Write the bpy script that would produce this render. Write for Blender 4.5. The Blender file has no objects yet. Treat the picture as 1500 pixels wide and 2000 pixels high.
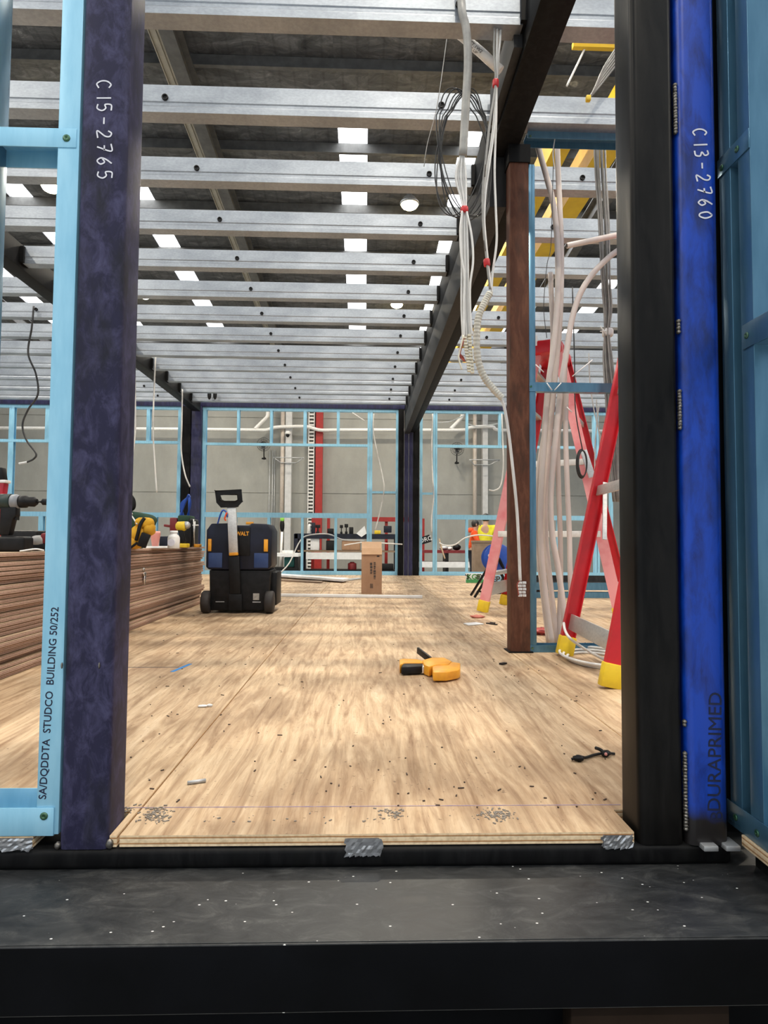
SKY = 0.85; EXPO = 0.0; SKYL = 8.0; LAMP = 250
import bpy, bmesh, math, random
from mathutils import Vector, Matrix
random.seed(7)
C = bpy.context.scene.collection
PI = math.pi

# ------------------------------------------------------------------ camera
F = 1240.0
CAM = Vector((0.0, 0.0, 0.545))
yc = Vector(((711-750)/F, (1000-1058)/F, -1.0)).normalized()
th = 0.0085
zc = Vector((math.sin(th), math.cos(th), 0.0))
zc = (zc - yc*zc.dot(yc)).normalized()
xc = yc.cross(zc)
W2C = Matrix((xc, yc, zc)).transposed()       # world -> camera (columns are world axes in camera space)
C2W = W2C.transposed()

def ray(px, py):
    return C2W @ Vector(((px-750)/F, (1000-py)/F, -1.0))
def PY(px, py, D):
    d = ray(px, py); return CAM + d*(D/d.y)
def PZ(px, py, z):
    d = ray(px, py); return CAM + d*((z-CAM.z)/d.z)
def PX(px, py, X):
    d = ray(px, py); return CAM + d*(X/d.x)

cam = bpy.data.cameras.new('camera'); camo = bpy.data.objects.new('camera', cam); C.objects.link(camo)
cam.sensor_fit = 'VERTICAL'; cam.sensor_height = 24.0; cam.lens = 24.0*F/2000.0
cam.clip_start = 0.05; cam.clip_end = 200
camo.matrix_world = Matrix.Translation(CAM) @ C2W.to_4x4()
bpy.context.scene.camera = camo

# ------------------------------------------------------------------ materials
def newmat(name):
    m = bpy.data.materials.new(name); m.use_nodes = True
    nt = m.node_tree; b = nt.nodes['Principled BSDF']
    return m, nt, b
def ramp(nt, stops, interp='LINEAR'):
    r = nt.nodes.new('ShaderNodeValToRGB'); r.color_ramp.interpolation = interp
    e = r.color_ramp.elements
    while len(e) > 1: e.remove(e[-1])
    e[0].position = stops[0][0]; e[0].color = (*stops[0][1], 1)
    for p, c in stops[1:]:
        n = e.new(p); n.color = (*c, 1)
    return r
def coords(nt, scale=(1,1,1), rot=(0,0,0)):
    t = nt.nodes.new('ShaderNodeTexCoord'); mp = nt.nodes.new('ShaderNodeMapping')
    mp.inputs['Scale'].default_value = scale; mp.inputs['Rotation'].default_value = rot
    nt.links.new(t.outputs['Object'], mp.inputs['Vector']); return mp
def noise(nt, vec, scale, detail=4, rough=.55, dist=0):
    n = nt.nodes.new('ShaderNodeTexNoise'); n.inputs['Scale'].default_value = scale
    n.inputs['Detail'].default_value = detail; n.inputs['Roughness'].default_value = rough
    n.inputs['Distortion'].default_value = dist
    nt.links.new(vec.outputs[0], n.inputs['Vector']); return n
def mixc(nt, fac, a, b, mode='MIX'):
    m = nt.nodes.new('ShaderNodeMix'); m.data_type = 'RGBA'; m.blend_type = mode
    if isinstance(fac, (int, float)): m.inputs[0].default_value = fac
    else: nt.links.new(fac, m.inputs[0])
    for s, v in ((6, a), (7, b)):
        if isinstance(v, tuple): m.inputs[s].default_value = (*v, 1)
        else: nt.links.new(v, m.inputs[s])
    return m.outputs[2]
def bump(nt, b, h, strength=.2, dist=.002):
    n = nt.nodes.new('ShaderNodeBump'); n.inputs['Strength'].default_value = strength; n.inputs['Distance'].default_value = dist
    nt.links.new(h, n.inputs['Height']); nt.links.new(n.outputs[0], b.inputs['Normal'])

def M(name, c1, c2=None, scale=20, rough=.5, metal=0.0, lo=.35, hi=.65, sc=(1,1,1), bmp=0, rv=0, detail=4, spec=None):
    """plain surface whose colour drifts between two tones"""
    m, nt, b = newmat(name)
    b.inputs['Roughness'].default_value = rough; b.inputs['Metallic'].default_value = metal
    if spec is not None: b.inputs['Specular IOR Level'].default_value = spec
    if c2 is None: c2 = tuple(x*.8 for x in c1)
    v = coords(nt, sc); n = noise(nt, v, scale, detail)
    r = ramp(nt, [(lo, c1), (hi, c2)]); nt.links.new(n.outputs['Fac'], r.inputs[0])
    nt.links.new(r.outputs[0], b.inputs['Base Color'])
    if bmp: bump(nt, b, n.outputs['Fac'], bmp)
    if rv:
        mr = nt.nodes.new('ShaderNodeMapRange'); mr.inputs['To Min'].default_value = rough-rv; mr.inputs['To Max'].default_value = rough+rv
        nt.links.new(n.outputs['Fac'], mr.inputs[0]); nt.links.new(mr.outputs[0], b.inputs['Roughness'])
    return m
def EM(name, col, strength):
    m, nt, b = newmat(name)
    b.inputs['Base Color'].default_value = (*col, 1)
    b.inputs['Emission Color'].default_value = (*col, 1); b.inputs['Emission Strength'].default_value = strength
    return m

def mat_ply():
    m, nt, b = newmat('plywood_face')
    v = coords(nt, (7.0, .7, 1)); n1 = noise(nt, v, 3.4, 9, .68, 1.1)
    r1 = ramp(nt, [(.26, (.24,.13,.06)), (.42, (.44,.30,.18)), (.56, (.60,.44,.28)), (.72, (.70,.55,.38))])
    nt.links.new(n1.outputs['Fac'], r1.inputs[0])
    v2 = coords(nt, (1.6, 1.0, 1)); n2 = noise(nt, v2, 1.7, 5, .6)
    r2 = ramp(nt, [(.36, (.50,.45,.41)), (.54, (1,1,1))]); nt.links.new(n2.outputs['Fac'], r2.inputs[0])
    c = mixc(nt, .75, r1.outputs[0], r2.outputs[0], 'MULTIPLY')
    v3 = coords(nt, (60, 3, 1)); n3 = noise(nt, v3, 4, 3, .7)
    r3 = ramp(nt, [(.3, (.72,.66,.6)), (.5, (1,1,1))]); nt.links.new(n3.outputs['Fac'], r3.inputs[0])
    c = mixc(nt, .5, c, r3.outputs[0], 'MULTIPLY')
    wv = nt.nodes.new('ShaderNodeTexWave'); wv.wave_type = 'BANDS'; wv.bands_direction = 'X'; wv.inputs['Scale'].default_value = 5.5; wv.inputs['Distortion'].default_value = 16; wv.inputs['Detail'].default_value = 3; wv.inputs['Detail Scale'].default_value = .55
    nt.links.new(coords(nt, (1.0,.28,1)).outputs[0], wv.inputs['Vector'])
    rwv = ramp(nt, [(.0, (.62,.50,.38)), (.22, (1,1,1)), (.85, (1,1,1)), (1, (.86,.78,.7))]); nt.links.new(wv.outputs['Color'], rwv.inputs[0])
    c = mixc(nt, .34, c, rwv.outputs[0], 'MULTIPLY')
    # knots and dirt specks
    vk = coords(nt, (1.5, 1.0, 1)); k = nt.nodes.new('ShaderNodeTexVoronoi'); k.inputs['Scale'].default_value = 3.2
    nt.links.new(vk.outputs[0], k.inputs['Vector'])
    rk = ramp(nt, [(.03, (.45,.35,.27)), (.075, (1,1,1))]); nt.links.new(k.outputs['Distance'], rk.inputs[0])
    c = mixc(nt, .7, c, rk.outputs[0], 'MULTIPLY')
    n4 = noise(nt, coords(nt), 75, 3, .6); r4 = ramp(nt, [(.66, (1,1,1)), (.72, (.35,.3,.27))]); nt.links.new(n4.outputs['Fac'], r4.inputs[0])
    c = mixc(nt, .75, c, r4.outputs[0], 'MULTIPLY')
    nt.links.new(c, b.inputs['Base Color']); b.inputs['Roughness'].default_value = .62
    bump(nt, b, n3.outputs['Fac'], .12)
    return m
def mat_edge(name, period, stops, base=0.0):
    """layered plywood edge: veneers stacked in z"""
    m, nt, b = newmat(name)
    v = nt.nodes.new('ShaderNodeTexCoord'); s = nt.nodes.new('ShaderNodeSeparateXYZ'); nt.links.new(v.outputs['Object'], s.inputs[0])
    n = noise(nt, coords(nt, (2,2,8)), 6, 3)
    ad = nt.nodes.new('ShaderNodeMath'); ad.operation = 'MULTIPLY_ADD'; ad.inputs[1].default_value = .0018; nt.links.new(n.outputs['Fac'], ad.inputs[0]); nt.links.new(s.outputs['Z'], ad.inputs[2])
    md = nt.nodes.new('ShaderNodeMath'); md.operation = 'MULTIPLY'; md.inputs[1].default_value = 1/period; nt.links.new(ad.outputs[0], md.inputs[0])
    fr = nt.nodes.new('ShaderNodeMath'); fr.operation = 'FRACT'; nt.links.new(md.outputs[0], fr.inputs[0])
    r = ramp(nt, stops, 'LINEAR'); nt.links.new(fr.outputs[0], r.inputs[0])
    n2 = noise(nt, coords(nt, (30,30,30)), 4, 3); r2 = ramp(nt, [(.35,(.7,.65,.6)),(.6,(1,1,1))]); nt.links.new(n2.outputs['Fac'], r2.inputs[0])
    c = mixc(nt, .7, r.outputs[0], r2.outputs[0], 'MULTIPLY')
    nt.links.new(c, b.inputs['Base Color']); b.inputs['Roughness'].default_value = .75
    return m
def mat_galv(name, c1, c2, rough=.36, metal=.9):
    m, nt, b = newmat(name)
    v = coords(nt, (1, 1, 2)); n = noise(nt, v, 55, 3, .6)
    n2 = noise(nt, coords(nt, (1.3, 1, 3)), 2.2, 5, .6)
    r = ramp(nt, [(.3, c1), (.7, c2)]); nt.links.new(n2.outputs['Fac'], r.inputs[0])
    r2 = ramp(nt, [(.35,(.82,.82,.82)),(.65,(1,1,1))]); nt.links.new(n.outputs['Fac'], r2.inputs[0])
    c = mixc(nt, .8, r.outputs[0], r2.outputs[0], 'MULTIPLY')
    nt.links.new(c, b.inputs['Base Color']); b.inputs['Metallic'].default_value = metal
    mr = nt.nodes.new('ShaderNodeMapRange'); mr.inputs['To Min'].default_value = rough-.04; mr.inputs['To Max'].default_value = rough+.05
    nt.links.new(n2.outputs['Fac'], mr.inputs[0]); nt.links.new(mr.outputs[0], b.inputs['Roughness'])
    return m
def mat_paintsteel(name, base, worn, dirt, rough=.42, wlo=.45, whi=.7, spec=.5, WS=(14,14,3.0), burn=0):
    """painted or bare steel post with streaky wear along its length"""
    m, nt, b = newmat(name)
    n = noise(nt, coords(nt, WS), 2.2, 8, .7, .5)
    r = ramp(nt, [(wlo, base), (whi, worn)]); nt.links.new(n.outputs['Fac'], r.inputs[0])
    n2 = noise(nt, coords(nt, (5,5,1.6)), 3.3, 5, .6); r2 = ramp(nt, [(.50, (0,0,0)), (.72, (1,1,1))]); nt.links.new(n2.outputs['Fac'], r2.inputs[0])
    c = mixc(nt, r2.outputs[0], r.outputs[0], dirt)
    if burn:
        s_ = nt.nodes.new('ShaderNodeSeparateXYZ'); tc = nt.nodes.new('ShaderNodeTexCoord'); nt.links.new(tc.outputs['Object'], s_.inputs[0])
        ad = nt.nodes.new('ShaderNodeMath'); ad.operation = 'MULTIPLY_ADD'; ad.inputs[1].default_value = .05; nt.links.new(n2.outputs['Fac'], ad.inputs[0]); nt.links.new(s_.outputs['Z'], ad.inputs[2])
        rb = ramp(nt, [(burn, (1,1,1)), (burn+.03, (0,0,0))]); nt.links.new(ad.outputs[0], rb.inputs[0])
        c = mixc(nt, rb.outputs[0], c, (.012,.010,.010))
    nt.links.new(c, b.inputs['Base Color']); b.inputs['Roughness'].default_value = rough; b.inputs['Specular IOR Level'].default_value = spec
    mr = nt.nodes.new('ShaderNodeMapRange'); mr.inputs['To Min'].default_value = rough-.1; mr.inputs['To Max'].default_value = rough+.2
    nt.links.new(n.outputs['Fac'], mr.inputs[0]); nt.links.new(mr.outputs[0], b.inputs['Roughness'])
    return m
def mat_blacksill():
    m, nt, b = newmat('dusty_black_steel')
    n = noise(nt, coords(nt, (1.2, 2.5, 1)), 11, 9, .76, .8); r = ramp(nt, [(.36, (.006,.007,.008)), (.52, (.02,.021,.022)), (.64, (.045,.046,.045)), (.75,(.10,.10,.095))]); nt.links.new(n.outputs['Fac'], r.inputs[0])
    k = nt.nodes.new('ShaderNodeTexVoronoi'); k.inputs['Scale'].default_value = 30; nt.links.new(coords(nt, (1,1.6,0)).outputs[0], k.inputs['Vector'])
    n3 = noise(nt, coords(nt, (1,1,1)), 6, 2); 
    rk = ramp(nt, [(.05, (1,1,1)), (.075, (0,0,0))]); nt.links.new(k.outputs['Distance'], rk.inputs[0])
    rs = ramp(nt, [(.30, (0,0,0)), (.42, (1,1,1))]); nt.links.new(n3.outputs['Fac'], rs.inputs[0])
    f = mixc(nt, 1.0, rk.outputs[0], rs.outputs[0], 'MULTIPLY')
    c = mixc(nt, f, r.outputs[0], (.75,.74,.72))
    nt.links.new(c, b.inputs['Base Color']); b.inputs['Roughness'].default_value = .5
    mr = nt.nodes.new('ShaderNodeMapRange'); mr.inputs['To Min'].default_value = .3; mr.inputs['To Max'].default_value = .62
    nt.links.new(n.outputs['Fac'], mr.inputs[0]); nt.links.new(mr.outputs[0], b.inputs['Roughness'])
    bump(nt, b, n.outputs['Fac'], .25)
    return m
def mat_foil():
    m, nt, b = newmat('foil_roof_lining')
    n = noise(nt, coords(nt, (1.0, 2.2, 1)), 2.2, 8, .7, 1.0)
    r = ramp(nt, [(.3, (.062,.063,.066)), (.5, (.135,.137,.142)), (.64, (.23,.232,.238)), (.72,(.5,.5,.49))]); nt.links.new(n.outputs['Fac'], r.inputs[0])
    w = nt.nodes.new('ShaderNodeTexWave'); w.inputs['Scale'].default_value = 1.2; w.inputs['Distortion'].default_value = .3
    nt.links.new(coords(nt).outputs[0], w.inputs['Vector'])
    rw = ramp(nt, [(0, (.8,.8,.8)), (.1, (1,1,1))]); nt.links.new(w.outputs['Color'], rw.inputs[0])
    c = mixc(nt, 1.0, r.outputs[0], rw.outputs[0], 'MULTIPLY')
    nt.links.new(c, b.inputs['Base Color']); b.inputs['Metallic'].default_value = .35; b.inputs['Roughness'].default_value = .5
    bump(nt, b, n.outputs['Fac'], .8, .05)
    return m
def mat_concrete(name, c1, c2, sc=1.2):
    m, nt, b = newmat(name)
    n = noise(nt, coords(nt, (1,1,.6)), sc, 8, .65); r = ramp(nt, [(.3, c1), (.7, c2)]); nt.links.new(n.outputs['Fac'], r.inputs[0])
    nt.links.new(r.outputs[0], b.inputs['Base Color']); b.inputs['Roughness'].default_value = .8
    bump(nt, b, n.outputs['Fac'], .1)
    return m

m_ply = mat_ply()
m_plyedge = mat_edge('plywood_edge', .0102, [(0,(.86,.66,.42)),(.46,(.92,.74,.50)),(.54,(.42,.20,.07)),(.72,(.55,.29,.12)),(.82,(.86,.66,.42))])
m_stackedge = mat_edge('stacked_plywood_edge', .0088, [(0,(.50,.34,.27)),(.45,(.60,.42,.34)),(.55,(.26,.15,.11)),(.8,(.32,.2,.15)),(.9,(.50,.34,.27))])
m_galv = mat_galv('galvanised_steel', (.28,.305,.34), (.46,.49,.53), .47)
m_galvdull = mat_galv('dull_galvanised_steel', (.45,.46,.47), (.65,.66,.67), .5, .7)
m_alu = mat_galv('brushed_aluminium', (.60,.59,.57), (.78,.77,.74), .4, .7)
m_foiltape = mat_galv('foil_tape', (.7,.7,.72), (.95,.95,.97), .25, .95)
m_blackbeam = mat_paintsteel('black_steel', (.0035,.0035,.004), (.012,.012,.0125), (.008,.008,.0075), .5, spec=.14)
m_greybeam = mat_paintsteel('dark_grey_steel', (.022,.022,.023), (.045,.045,.045), (.03,.03,.03), .5, spec=.25)
m_navy = mat_paintsteel('navy_primed_steel', (.018,.017,.046), (.075,.072,.150), (.013,.013,.019), .52, .44, .74, spec=.22, WS=(16,16,9))
m_navyfar = mat_paintsteel('deep_navy_primed_steel', (.012,.012,.055), (.04,.04,.11), (.015,.015,.03), .4)
m_baresteel = mat_paintsteel('bare_black_steel', (.003,.0028,.0027), (.011,.010,.0095), (.006,.0055,.005), .34, .4, .75, spec=.16)
m_blue = mat_paintsteel('blue_primed_steel', (.0,.016,.17), (.002,.050,.42), (.004,.014,.08), .33, .34, .56, WS=(12,12,4), burn=.07)
m_brown = mat_paintsteel('rusty_brown_steel', (.075,.028,.016), (.14,.06,.035), (.04,.02,.013), .55, spec=.2)
m_sill = mat_blacksill()
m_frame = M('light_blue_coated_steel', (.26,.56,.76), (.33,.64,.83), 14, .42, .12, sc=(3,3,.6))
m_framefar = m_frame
m_frameshade = M('shaded_blue_coated_steel', (.075,.185,.28), (.10,.225,.33), 14, .24, .45, sc=(3,3,.6))  # darker copy of the light blue coating, shade put into the colour
m_screw = M('green_screw_head', (.03,.12,.06), (.12,.2,.13), 60, .35, .6)
m_foil = mat_foil()
m_wall = mat_concrete('grey_concrete_wall', (.25,.25,.23), (.34,.34,.315))
m_slab = mat_concrete('workshop_slab', (.26,.26,.25), (.36,.36,.345), 2)
m_white = M('white_plastic', (.80,.79,.77), (.68,.67,.65), 30, .4)
m_cable = M('white_cable_sheath', (.74,.735,.72), (.62,.61,.59), 12, .42)
m_greycable = M('grey_cable_sheath', (.24,.237,.228), (.34,.335,.32), 18, .45)
m_conduit = M('pinkish_white_conduit', (.74,.66,.62), (.62,.55,.52), 9, .45, sc=(1,1,.3))
m_corr = M('corrugated_conduit', (.62,.60,.53), (.5,.48,.42), 14, .5)
m_blackcable = M('black_cable_sheath', (.02,.02,.022), (.035,.035,.035), 20, .45)
m_redtape = M('red_tape', (.62,.02,.03), (.45,.015,.02), 20, .45)
m_ladred = M('red_fibreglass', (.60,.012,.022), (.46,.010,.018), 7, .36)
m_ladpink = M('faded_pink_fibreglass', (.80,.33,.34), (.70,.16,.18), 6, .5, lo=.45, hi=.7)
m_yellow = M('yellow_plastic', (.78,.55,.02), (.66,.45,.02), 20, .45)
m_orangey = M('amber_plastic', (.80,.36,.02), (.66,.27,.02), 26, .42)
m_black = M('black_plastic', (.0045,.0045,.005), (.010,.010,.011), 30, .48, spec=.25)
m_blackblue = M('blue_black_plastic', (.006,.007,.012), (.012,.015,.032), 6, .45, spec=.3)
m_blueplastic = M('blue_plastic', (.01,.08,.45), (.012,.06,.34), 12, .4)
m_card = M('cardboard', (.36,.205,.12), (.42,.25,.15), 8, .8)
m_cardin = M('pale_cardboard', (.66,.43,.27), (.58,.37,.22), 8, .8)
m_print = M('dark_print', (.05,.035,.03), (.08,.06,.05), 30, .7)
m_skylight = EM('daylit_roof_sheet', (.95,.98,1.0), SKYL)
m_lamp = EM('lit_lamp', (1.0,.80,.42), 90.0)
m_lampshell = M('lamp_housing', (.45,.45,.45), (.35,.35,.35), 20, .4, .6)
m_craney = M('yellow_crane_paint', (.80,.50,.01), (.70,.42,.01), 3, .45)
m_roofsteel = M('dull_roof_steel', (.085,.084,.082), (.13,.128,.125), 6, .55)
m_redpaint = M('red_paint', (.36,.018,.012), (.28,.014,.012), 8, .5)
m_darkred = M('dark_red_paint', (.20,.012,.016), (.14,.01,.012), 8, .45)
m_orange = M('orange_cloth', (.85,.10,.012), (.70,.07,.01), 10, .8)
m_hivis = M('hi_vis_yellow_cloth', (.75,.70,.03), (.6,.55,.02), 10, .8)
m_darkcloth = M('dark_cloth', (.012,.013,.022), (.022,.022,.03), 10, .85)
m_skin = M('skin', (.48,.28,.19), (.42,.24,.16), 12, .55)
m_hair = M('black_hair', (.008,.007,.006), (.014,.012,.01), 40, .5)
m_green = M('dark_green_canvas', (.012,.045,.025), (.02,.06,.035), 14, .8)
m_bagyellow = M('yellow_canvas', (.80,.43,.02), (.62,.30,.015), 9, .75)
m_pink = M('pink_cup', (.72,.30,.27), (.62,.25,.22), 8, .5)
m_paint = M('white_paint_marker', (.80,.80,.86), (.65,.65,.72), 60, .6)
m_inkblue = M('dark_ink', (.004,.008,.03), (.008,.012,.05), 30, .6)
m_chalk = M('blue_chalk', (.02,.16,.46), (.05,.22,.5), 60, .9)
m_chalkfaint = M('violet_chalk', (.20,.16,.30), (.38,.29,.30), 40, .9)
m_weld = M('weld_bead', (.30,.28,.25), (.10,.09,.08), 120, .35, .8)
m_brownply = M('brown_board', (.20,.135,.09), (.26,.18,.12), 5, .8)
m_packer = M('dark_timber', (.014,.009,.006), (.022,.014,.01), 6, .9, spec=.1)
m_void = M('matt_black_steel', (.0025,.0028,.0035), (.004,.0045,.006), 6, .7, spec=.05)
m_teal = M('teal_plastic', (.01,.12,.11), (.01,.09,.08), 8, .5)
m_paper = M('paper_white', (.80,.80,.80), (.7,.7,.7), 8, .8)
m_crumb = M('grey_shavings', (.16,.14,.12), (.30,.26,.22), 90, .8)
m_chip = M('dark_offcut_chips', (.03,.02,.016), (.08,.05,.035), 40, .7)
m_copper = M('copper_red_wire', (.35,.06,.03), (.25,.03,.02), 30, .4)

# ------------------------------------------------------------------ mesh builder
ORG = {}
class MB:
    def __init__(s): s.v = []; s.f = []; s.m = []; s.sm = []; s.cur = 0
    def add(s, vs, fs, smooth=False):
        o = len(s.v); s.v += [Vector(p) for p in vs]
        for f in fs: s.f.append([i+o for i in f]); s.m.append(s.cur); s.sm.append(smooth)
        return s
    def box(s, x0, x1, y0, y1, z0, z1):
        x0, x1 = min(x0,x1), max(x0,x1); y0, y1 = min(y0,y1), max(y0,y1); z0, z1 = min(z0,z1), max(z0,z1)
        return s.add([(x0,y0,z0),(x1,y0,z0),(x1,y1,z0),(x0,y1,z0),(x0,y0,z1),(x1,y0,z1),(x1,y1,z1),(x0,y1,z1)],
              [(0,3,2,1),(4,5,6,7),(0,1,5,4),(1,2,6,5),(2,3,7,6),(3,0,4,7)])
    def prism(s, pts, a, b, axis='z', smooth=False):
        """polygon pts (2D) extruded from a to b along axis; x: pts=(y,z)  y: pts=(x,z)  z: pts=(x,y)"""
        n = len(pts)
        def P(p, t): return (t,p[0],p[1]) if axis=='x' else (p[0],t,p[1]) if axis=='y' else (p[0],p[1],t)
        ar = sum(pts[i][0]*pts[(i+1)%n][1]-pts[(i+1)%n][0]*pts[i][1] for i in range(n))
        if (ar < 0) != (axis == 'y'): pts = pts[::-1]
        vs = [P(p,a) for p in pts]+[P(p,b) for p in pts]
        fs = [tuple(range(n))[::-1], tuple(range(n,2*n))]+[(i,(i+1)%n,n+(i+1)%n,n+i) for i in range(n)]
        return s.add(vs, fs, smooth)
    def bar(s, p, q, w, h, up=(0,0,1)):
        """rectangular bar from p to q; w across, h along up"""
        p, q = Vector(p), Vector(q); d = (q-p).normalized(); up = Vector(up)
        if abs(d.dot(up.normalized())) > .999: up = Vector((0,1,0))
        sd = d.cross(up).normalized(); u = sd.cross(d).normalized()
        a, b = sd*w/2, u*h/2
        vs = [p-a-b,p+a-b,p+a+b,p-a+b,q-a-b,q+a-b,q+a+b,q-a+b]
        return s.add(vs, [(0,3,2,1)[::-1],(4,5,6,7)[::-1],(0,1,5,4)[::-1],(1,2,6,5)[::-1],(2,3,7,6)[::-1],(3,0,4,7)[::-1]])
    def channel(s, p, q, w, h, t, open_dir, up=None):
        """C channel from p to q: web w wide, flanges h long towards open_dir"""
        p, q = Vector(p), Vector(q); d = (q-p).normalized(); o = Vector(open_dir); o = (o-d*o.dot(d)).normalized(); sd = d.cross(o).normalized()
        prof = [(-w/2,0),(w/2,0),(w/2,h),(w/2-t,h),(w/2-t,t),(-w/2+t,t),(-w/2+t,h),(-w/2,h)]
        vs = [p+sd*a+o*b for a,b in prof]+[q+sd*a+o*b for a,b in prof]; n = 8
        fs = [(0,1,4,5),(1,2,3,4),(0,5,6,7)]; fs2 = [tuple(i+n for i in f[::-1]) for f in fs]
        return s.add(vs, fs+fs2+[((i+1)%n,i,n+i,n+(i+1)%n) for i in range(n)])
    def tube(s, pts, r, n=10, cap=True, ridges=0):
        pts = [Vector(p) for p in pts]; R = r if isinstance(r, (list,tuple)) else [r]*len(pts)
        t0 = (pts[1]-pts[0]).normalized(); nrm = t0.orthogonal().normalized(); rings = []; vs = []
        for i, p in enumerate(pts):
            t = ((pts[min(i+1,len(pts)-1)]-pts[max(i-1,0)])).normalized()
            nrm = (nrm - t*nrm.dot(t)); nrm = nrm.normalized() if nrm.length > 1e-6 else t.orthogonal().normalized()
            b = t.cross(nrm)
            for k in range(n):
                a = 2*PI*k/n; vs.append(p+(nrm*math.cos(a)+b*math.sin(a))*R[i])
        fs = []
        for i in range(len(pts)-1):
            for k in range(n):
                fs.append((i*n+k, i*n+(k+1)%n, (i+1)*n+(k+1)%n, (i+1)*n+k))
        s.add(vs, fs, True)
        if cap:
            o = len(s.v)-len(vs)
            s.f.append([o+k for k in range(n)][::-1]); s.m.append(s.cur); s.sm.append(False)
            e = o+(len(pts)-1)*n; s.f.append([e+k for k in range(n)]); s.m.append(s.cur); s.sm.append(False)
        return s
    def lathe(s, base, prof, n=24, axis=(0,0,1), smooth=True):
        """prof = [(r, h), ...] turned about axis through base"""
        base = Vector(base); ax = Vector(axis).normalized(); u = ax.orthogonal().normalized(); w = ax.cross(u); vs = []
        for r, h in prof:
            for k in range(n):
                a = 2*PI*k/n; vs.append(base+ax*h+(u*math.cos(a)+w*math.sin(a))*max(r,1e-4))
        fs = []
        for i in range(len(prof)-1):
            for k in range(n): fs.append((i*n+k, i*n+(k+1)%n, (i+1)*n+(k+1)%n, (i+1)*n+k))
        s.add(vs, fs, smooth)
        o = len(s.v)-len(vs); s.f.append([o+k for k in range(n)][::-1]); s.m.append(s.cur); s.sm.append(False)
        e = o+(len(prof)-1)*n; s.f.append([e+k for k in range(n)]); s.m.append(s.cur); s.sm.append(False)
        return s
    def ell(s, c, rx, ry, rz, nu=18, nv=10, wob=0, seed=0, p=1.0):
        """ellipsoid / soft lump; p<1 makes it boxier"""
        rnd = random.Random(seed); c = Vector(c); vs = []; fs = []
        sg = lambda v: math.copysign(abs(v)**p, v)
        for j in range(nv+1):
            a = -PI/2+PI*j/nv
            for i in range(nu):
                t = 2*PI*i/nu; k = 1+wob*(rnd.random()-.5)
                vs.append(c+Vector((rx*sg(math.cos(a))*sg(math.cos(t))*k, ry*sg(math.cos(a))*sg(math.sin(t))*k, rz*sg(math.sin(a))*k)))
        for j in range(nv):
            for i in range(nu): fs.append((j*nu+i, j*nu+(i+1)%nu, (j+1)*nu+(i+1)%nu, (j+1)*nu+i))
        return s.add(vs, fs, True)
    def build(s, name, mats, parent=None, bev=0, seg=2, base=None):
        mats = mats if isinstance(mats, (list,tuple)) else [mats]
        me = bpy.data.meshes.new(name)
        if parent is not None: org = ORG[parent]
        elif base is not None: org = Vector(base)
        else:
            xs = [v.x for v in s.v]; ys = [v.y for v in s.v]; zs = [v.z for v in s.v]
            org = Vector(((min(xs)+max(xs))/2, (min(ys)+max(ys))/2, min(zs)))
        me.from_pydata([tuple(v-org) for v in s.v], [], s.f)
        for m in mats: me.materials.append(m)
        me.polygons.foreach_set('material_index', s.m); me.polygons.foreach_set('use_smooth', s.sm)
        me.update(); me.validate()
        o = bpy.data.objects.new(name, me); C.objects.link(o)
        ORG[o] = org
        if parent is not None: o.parent = parent
        else: o.location = org
        if bev:
            bm_ = bmesh.new(); bm_.from_mesh(me)
            bmesh.ops.remove_doubles(bm_, verts=bm_.verts, dist=1e-6)
            bmesh.ops.bevel(bm_, geom=[e for e in bm_.edges if len(e.link_faces)==2 and e.calc_face_angle(0) > .6], offset=bev, segments=seg, profile=.5, affect='EDGES', clamp_overlap=True)
            bm_.to_mesh(me); bm_.free()
            for p in me.polygons: p.use_smooth = True
            try: me.set_sharp_from_angle(angle=.7)
            except Exception: pass
        return o

def tag(o, label, cat, group=None, kind=None):
    o['label'] = label; o['category'] = cat
    if group: o['group'] = group
    if kind: o['kind'] = kind
    return o
def thing(name, label, cat, base, group=None):
    o = bpy.data.objects.new(name, None); C.objects.link(o); o.location = base; o.empty_display_size = .05
    ORG[o] = Vector(base); return tag(o, label, cat, group)
def struct(o, label=None):
    o['kind'] = 'structure'
    if label: o['label'] = label
    return o
def copyobj(o, dx, label=None):
    """copy a thing, its parts and sub-parts"""
    r = o.copy(); C.objects.link(r); r.location = o.location+Vector(dx)
    if label: r['label'] = label
    for ch in list(o.children):
        c = ch.copy(); C.objects.link(c); c.parent = r
        for g in list(ch.children):
            d = g.copy(); C.objects.link(d); d.parent = c
    return r
def smooth_path(pts, n=8):
    """Catmull-Rom through the points"""
    pts = [Vector(p) for p in pts]
    if len(pts) < 3: return [pts[0].lerp(pts[-1], i/n) for i in range(n+1)]
    P = [pts[0]*2-pts[1]]+pts+[pts[-1]*2-pts[-2]]; out = []
    for i in range(1, len(P)-2):
        a, b, c, d = P[i-1:i+3]
        for k in range(n):
            t = k/n
            out.append(.5*((2*b)+(c-a)*t+(2*a-5*b+4*c-d)*t*t+(3*b-a-3*c+d)*t**3))
    out.append(pts[-1]); return out
def pxpath(pts, D=None, n=8):
    """pixel control points (px, py[, D]) to a smooth world path"""
    return smooth_path([PY(p[0], p[1], p[2] if len(p) > 2 else D) for p in pts], n)

ORD = ['first','second','third','fourth','fifth','sixth','seventh','eighth','ninth','tenth','eleventh','twelfth','thirteenth','fourteenth',
       'fifteenth','sixteenth','seventeenth','eighteenth','nineteenth','twentieth','twenty-first','twenty-second','twenty-third','twenty-fourth','twenty-fifth','twenty-sixth','twenty-seventh','twenty-eighth']

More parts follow.
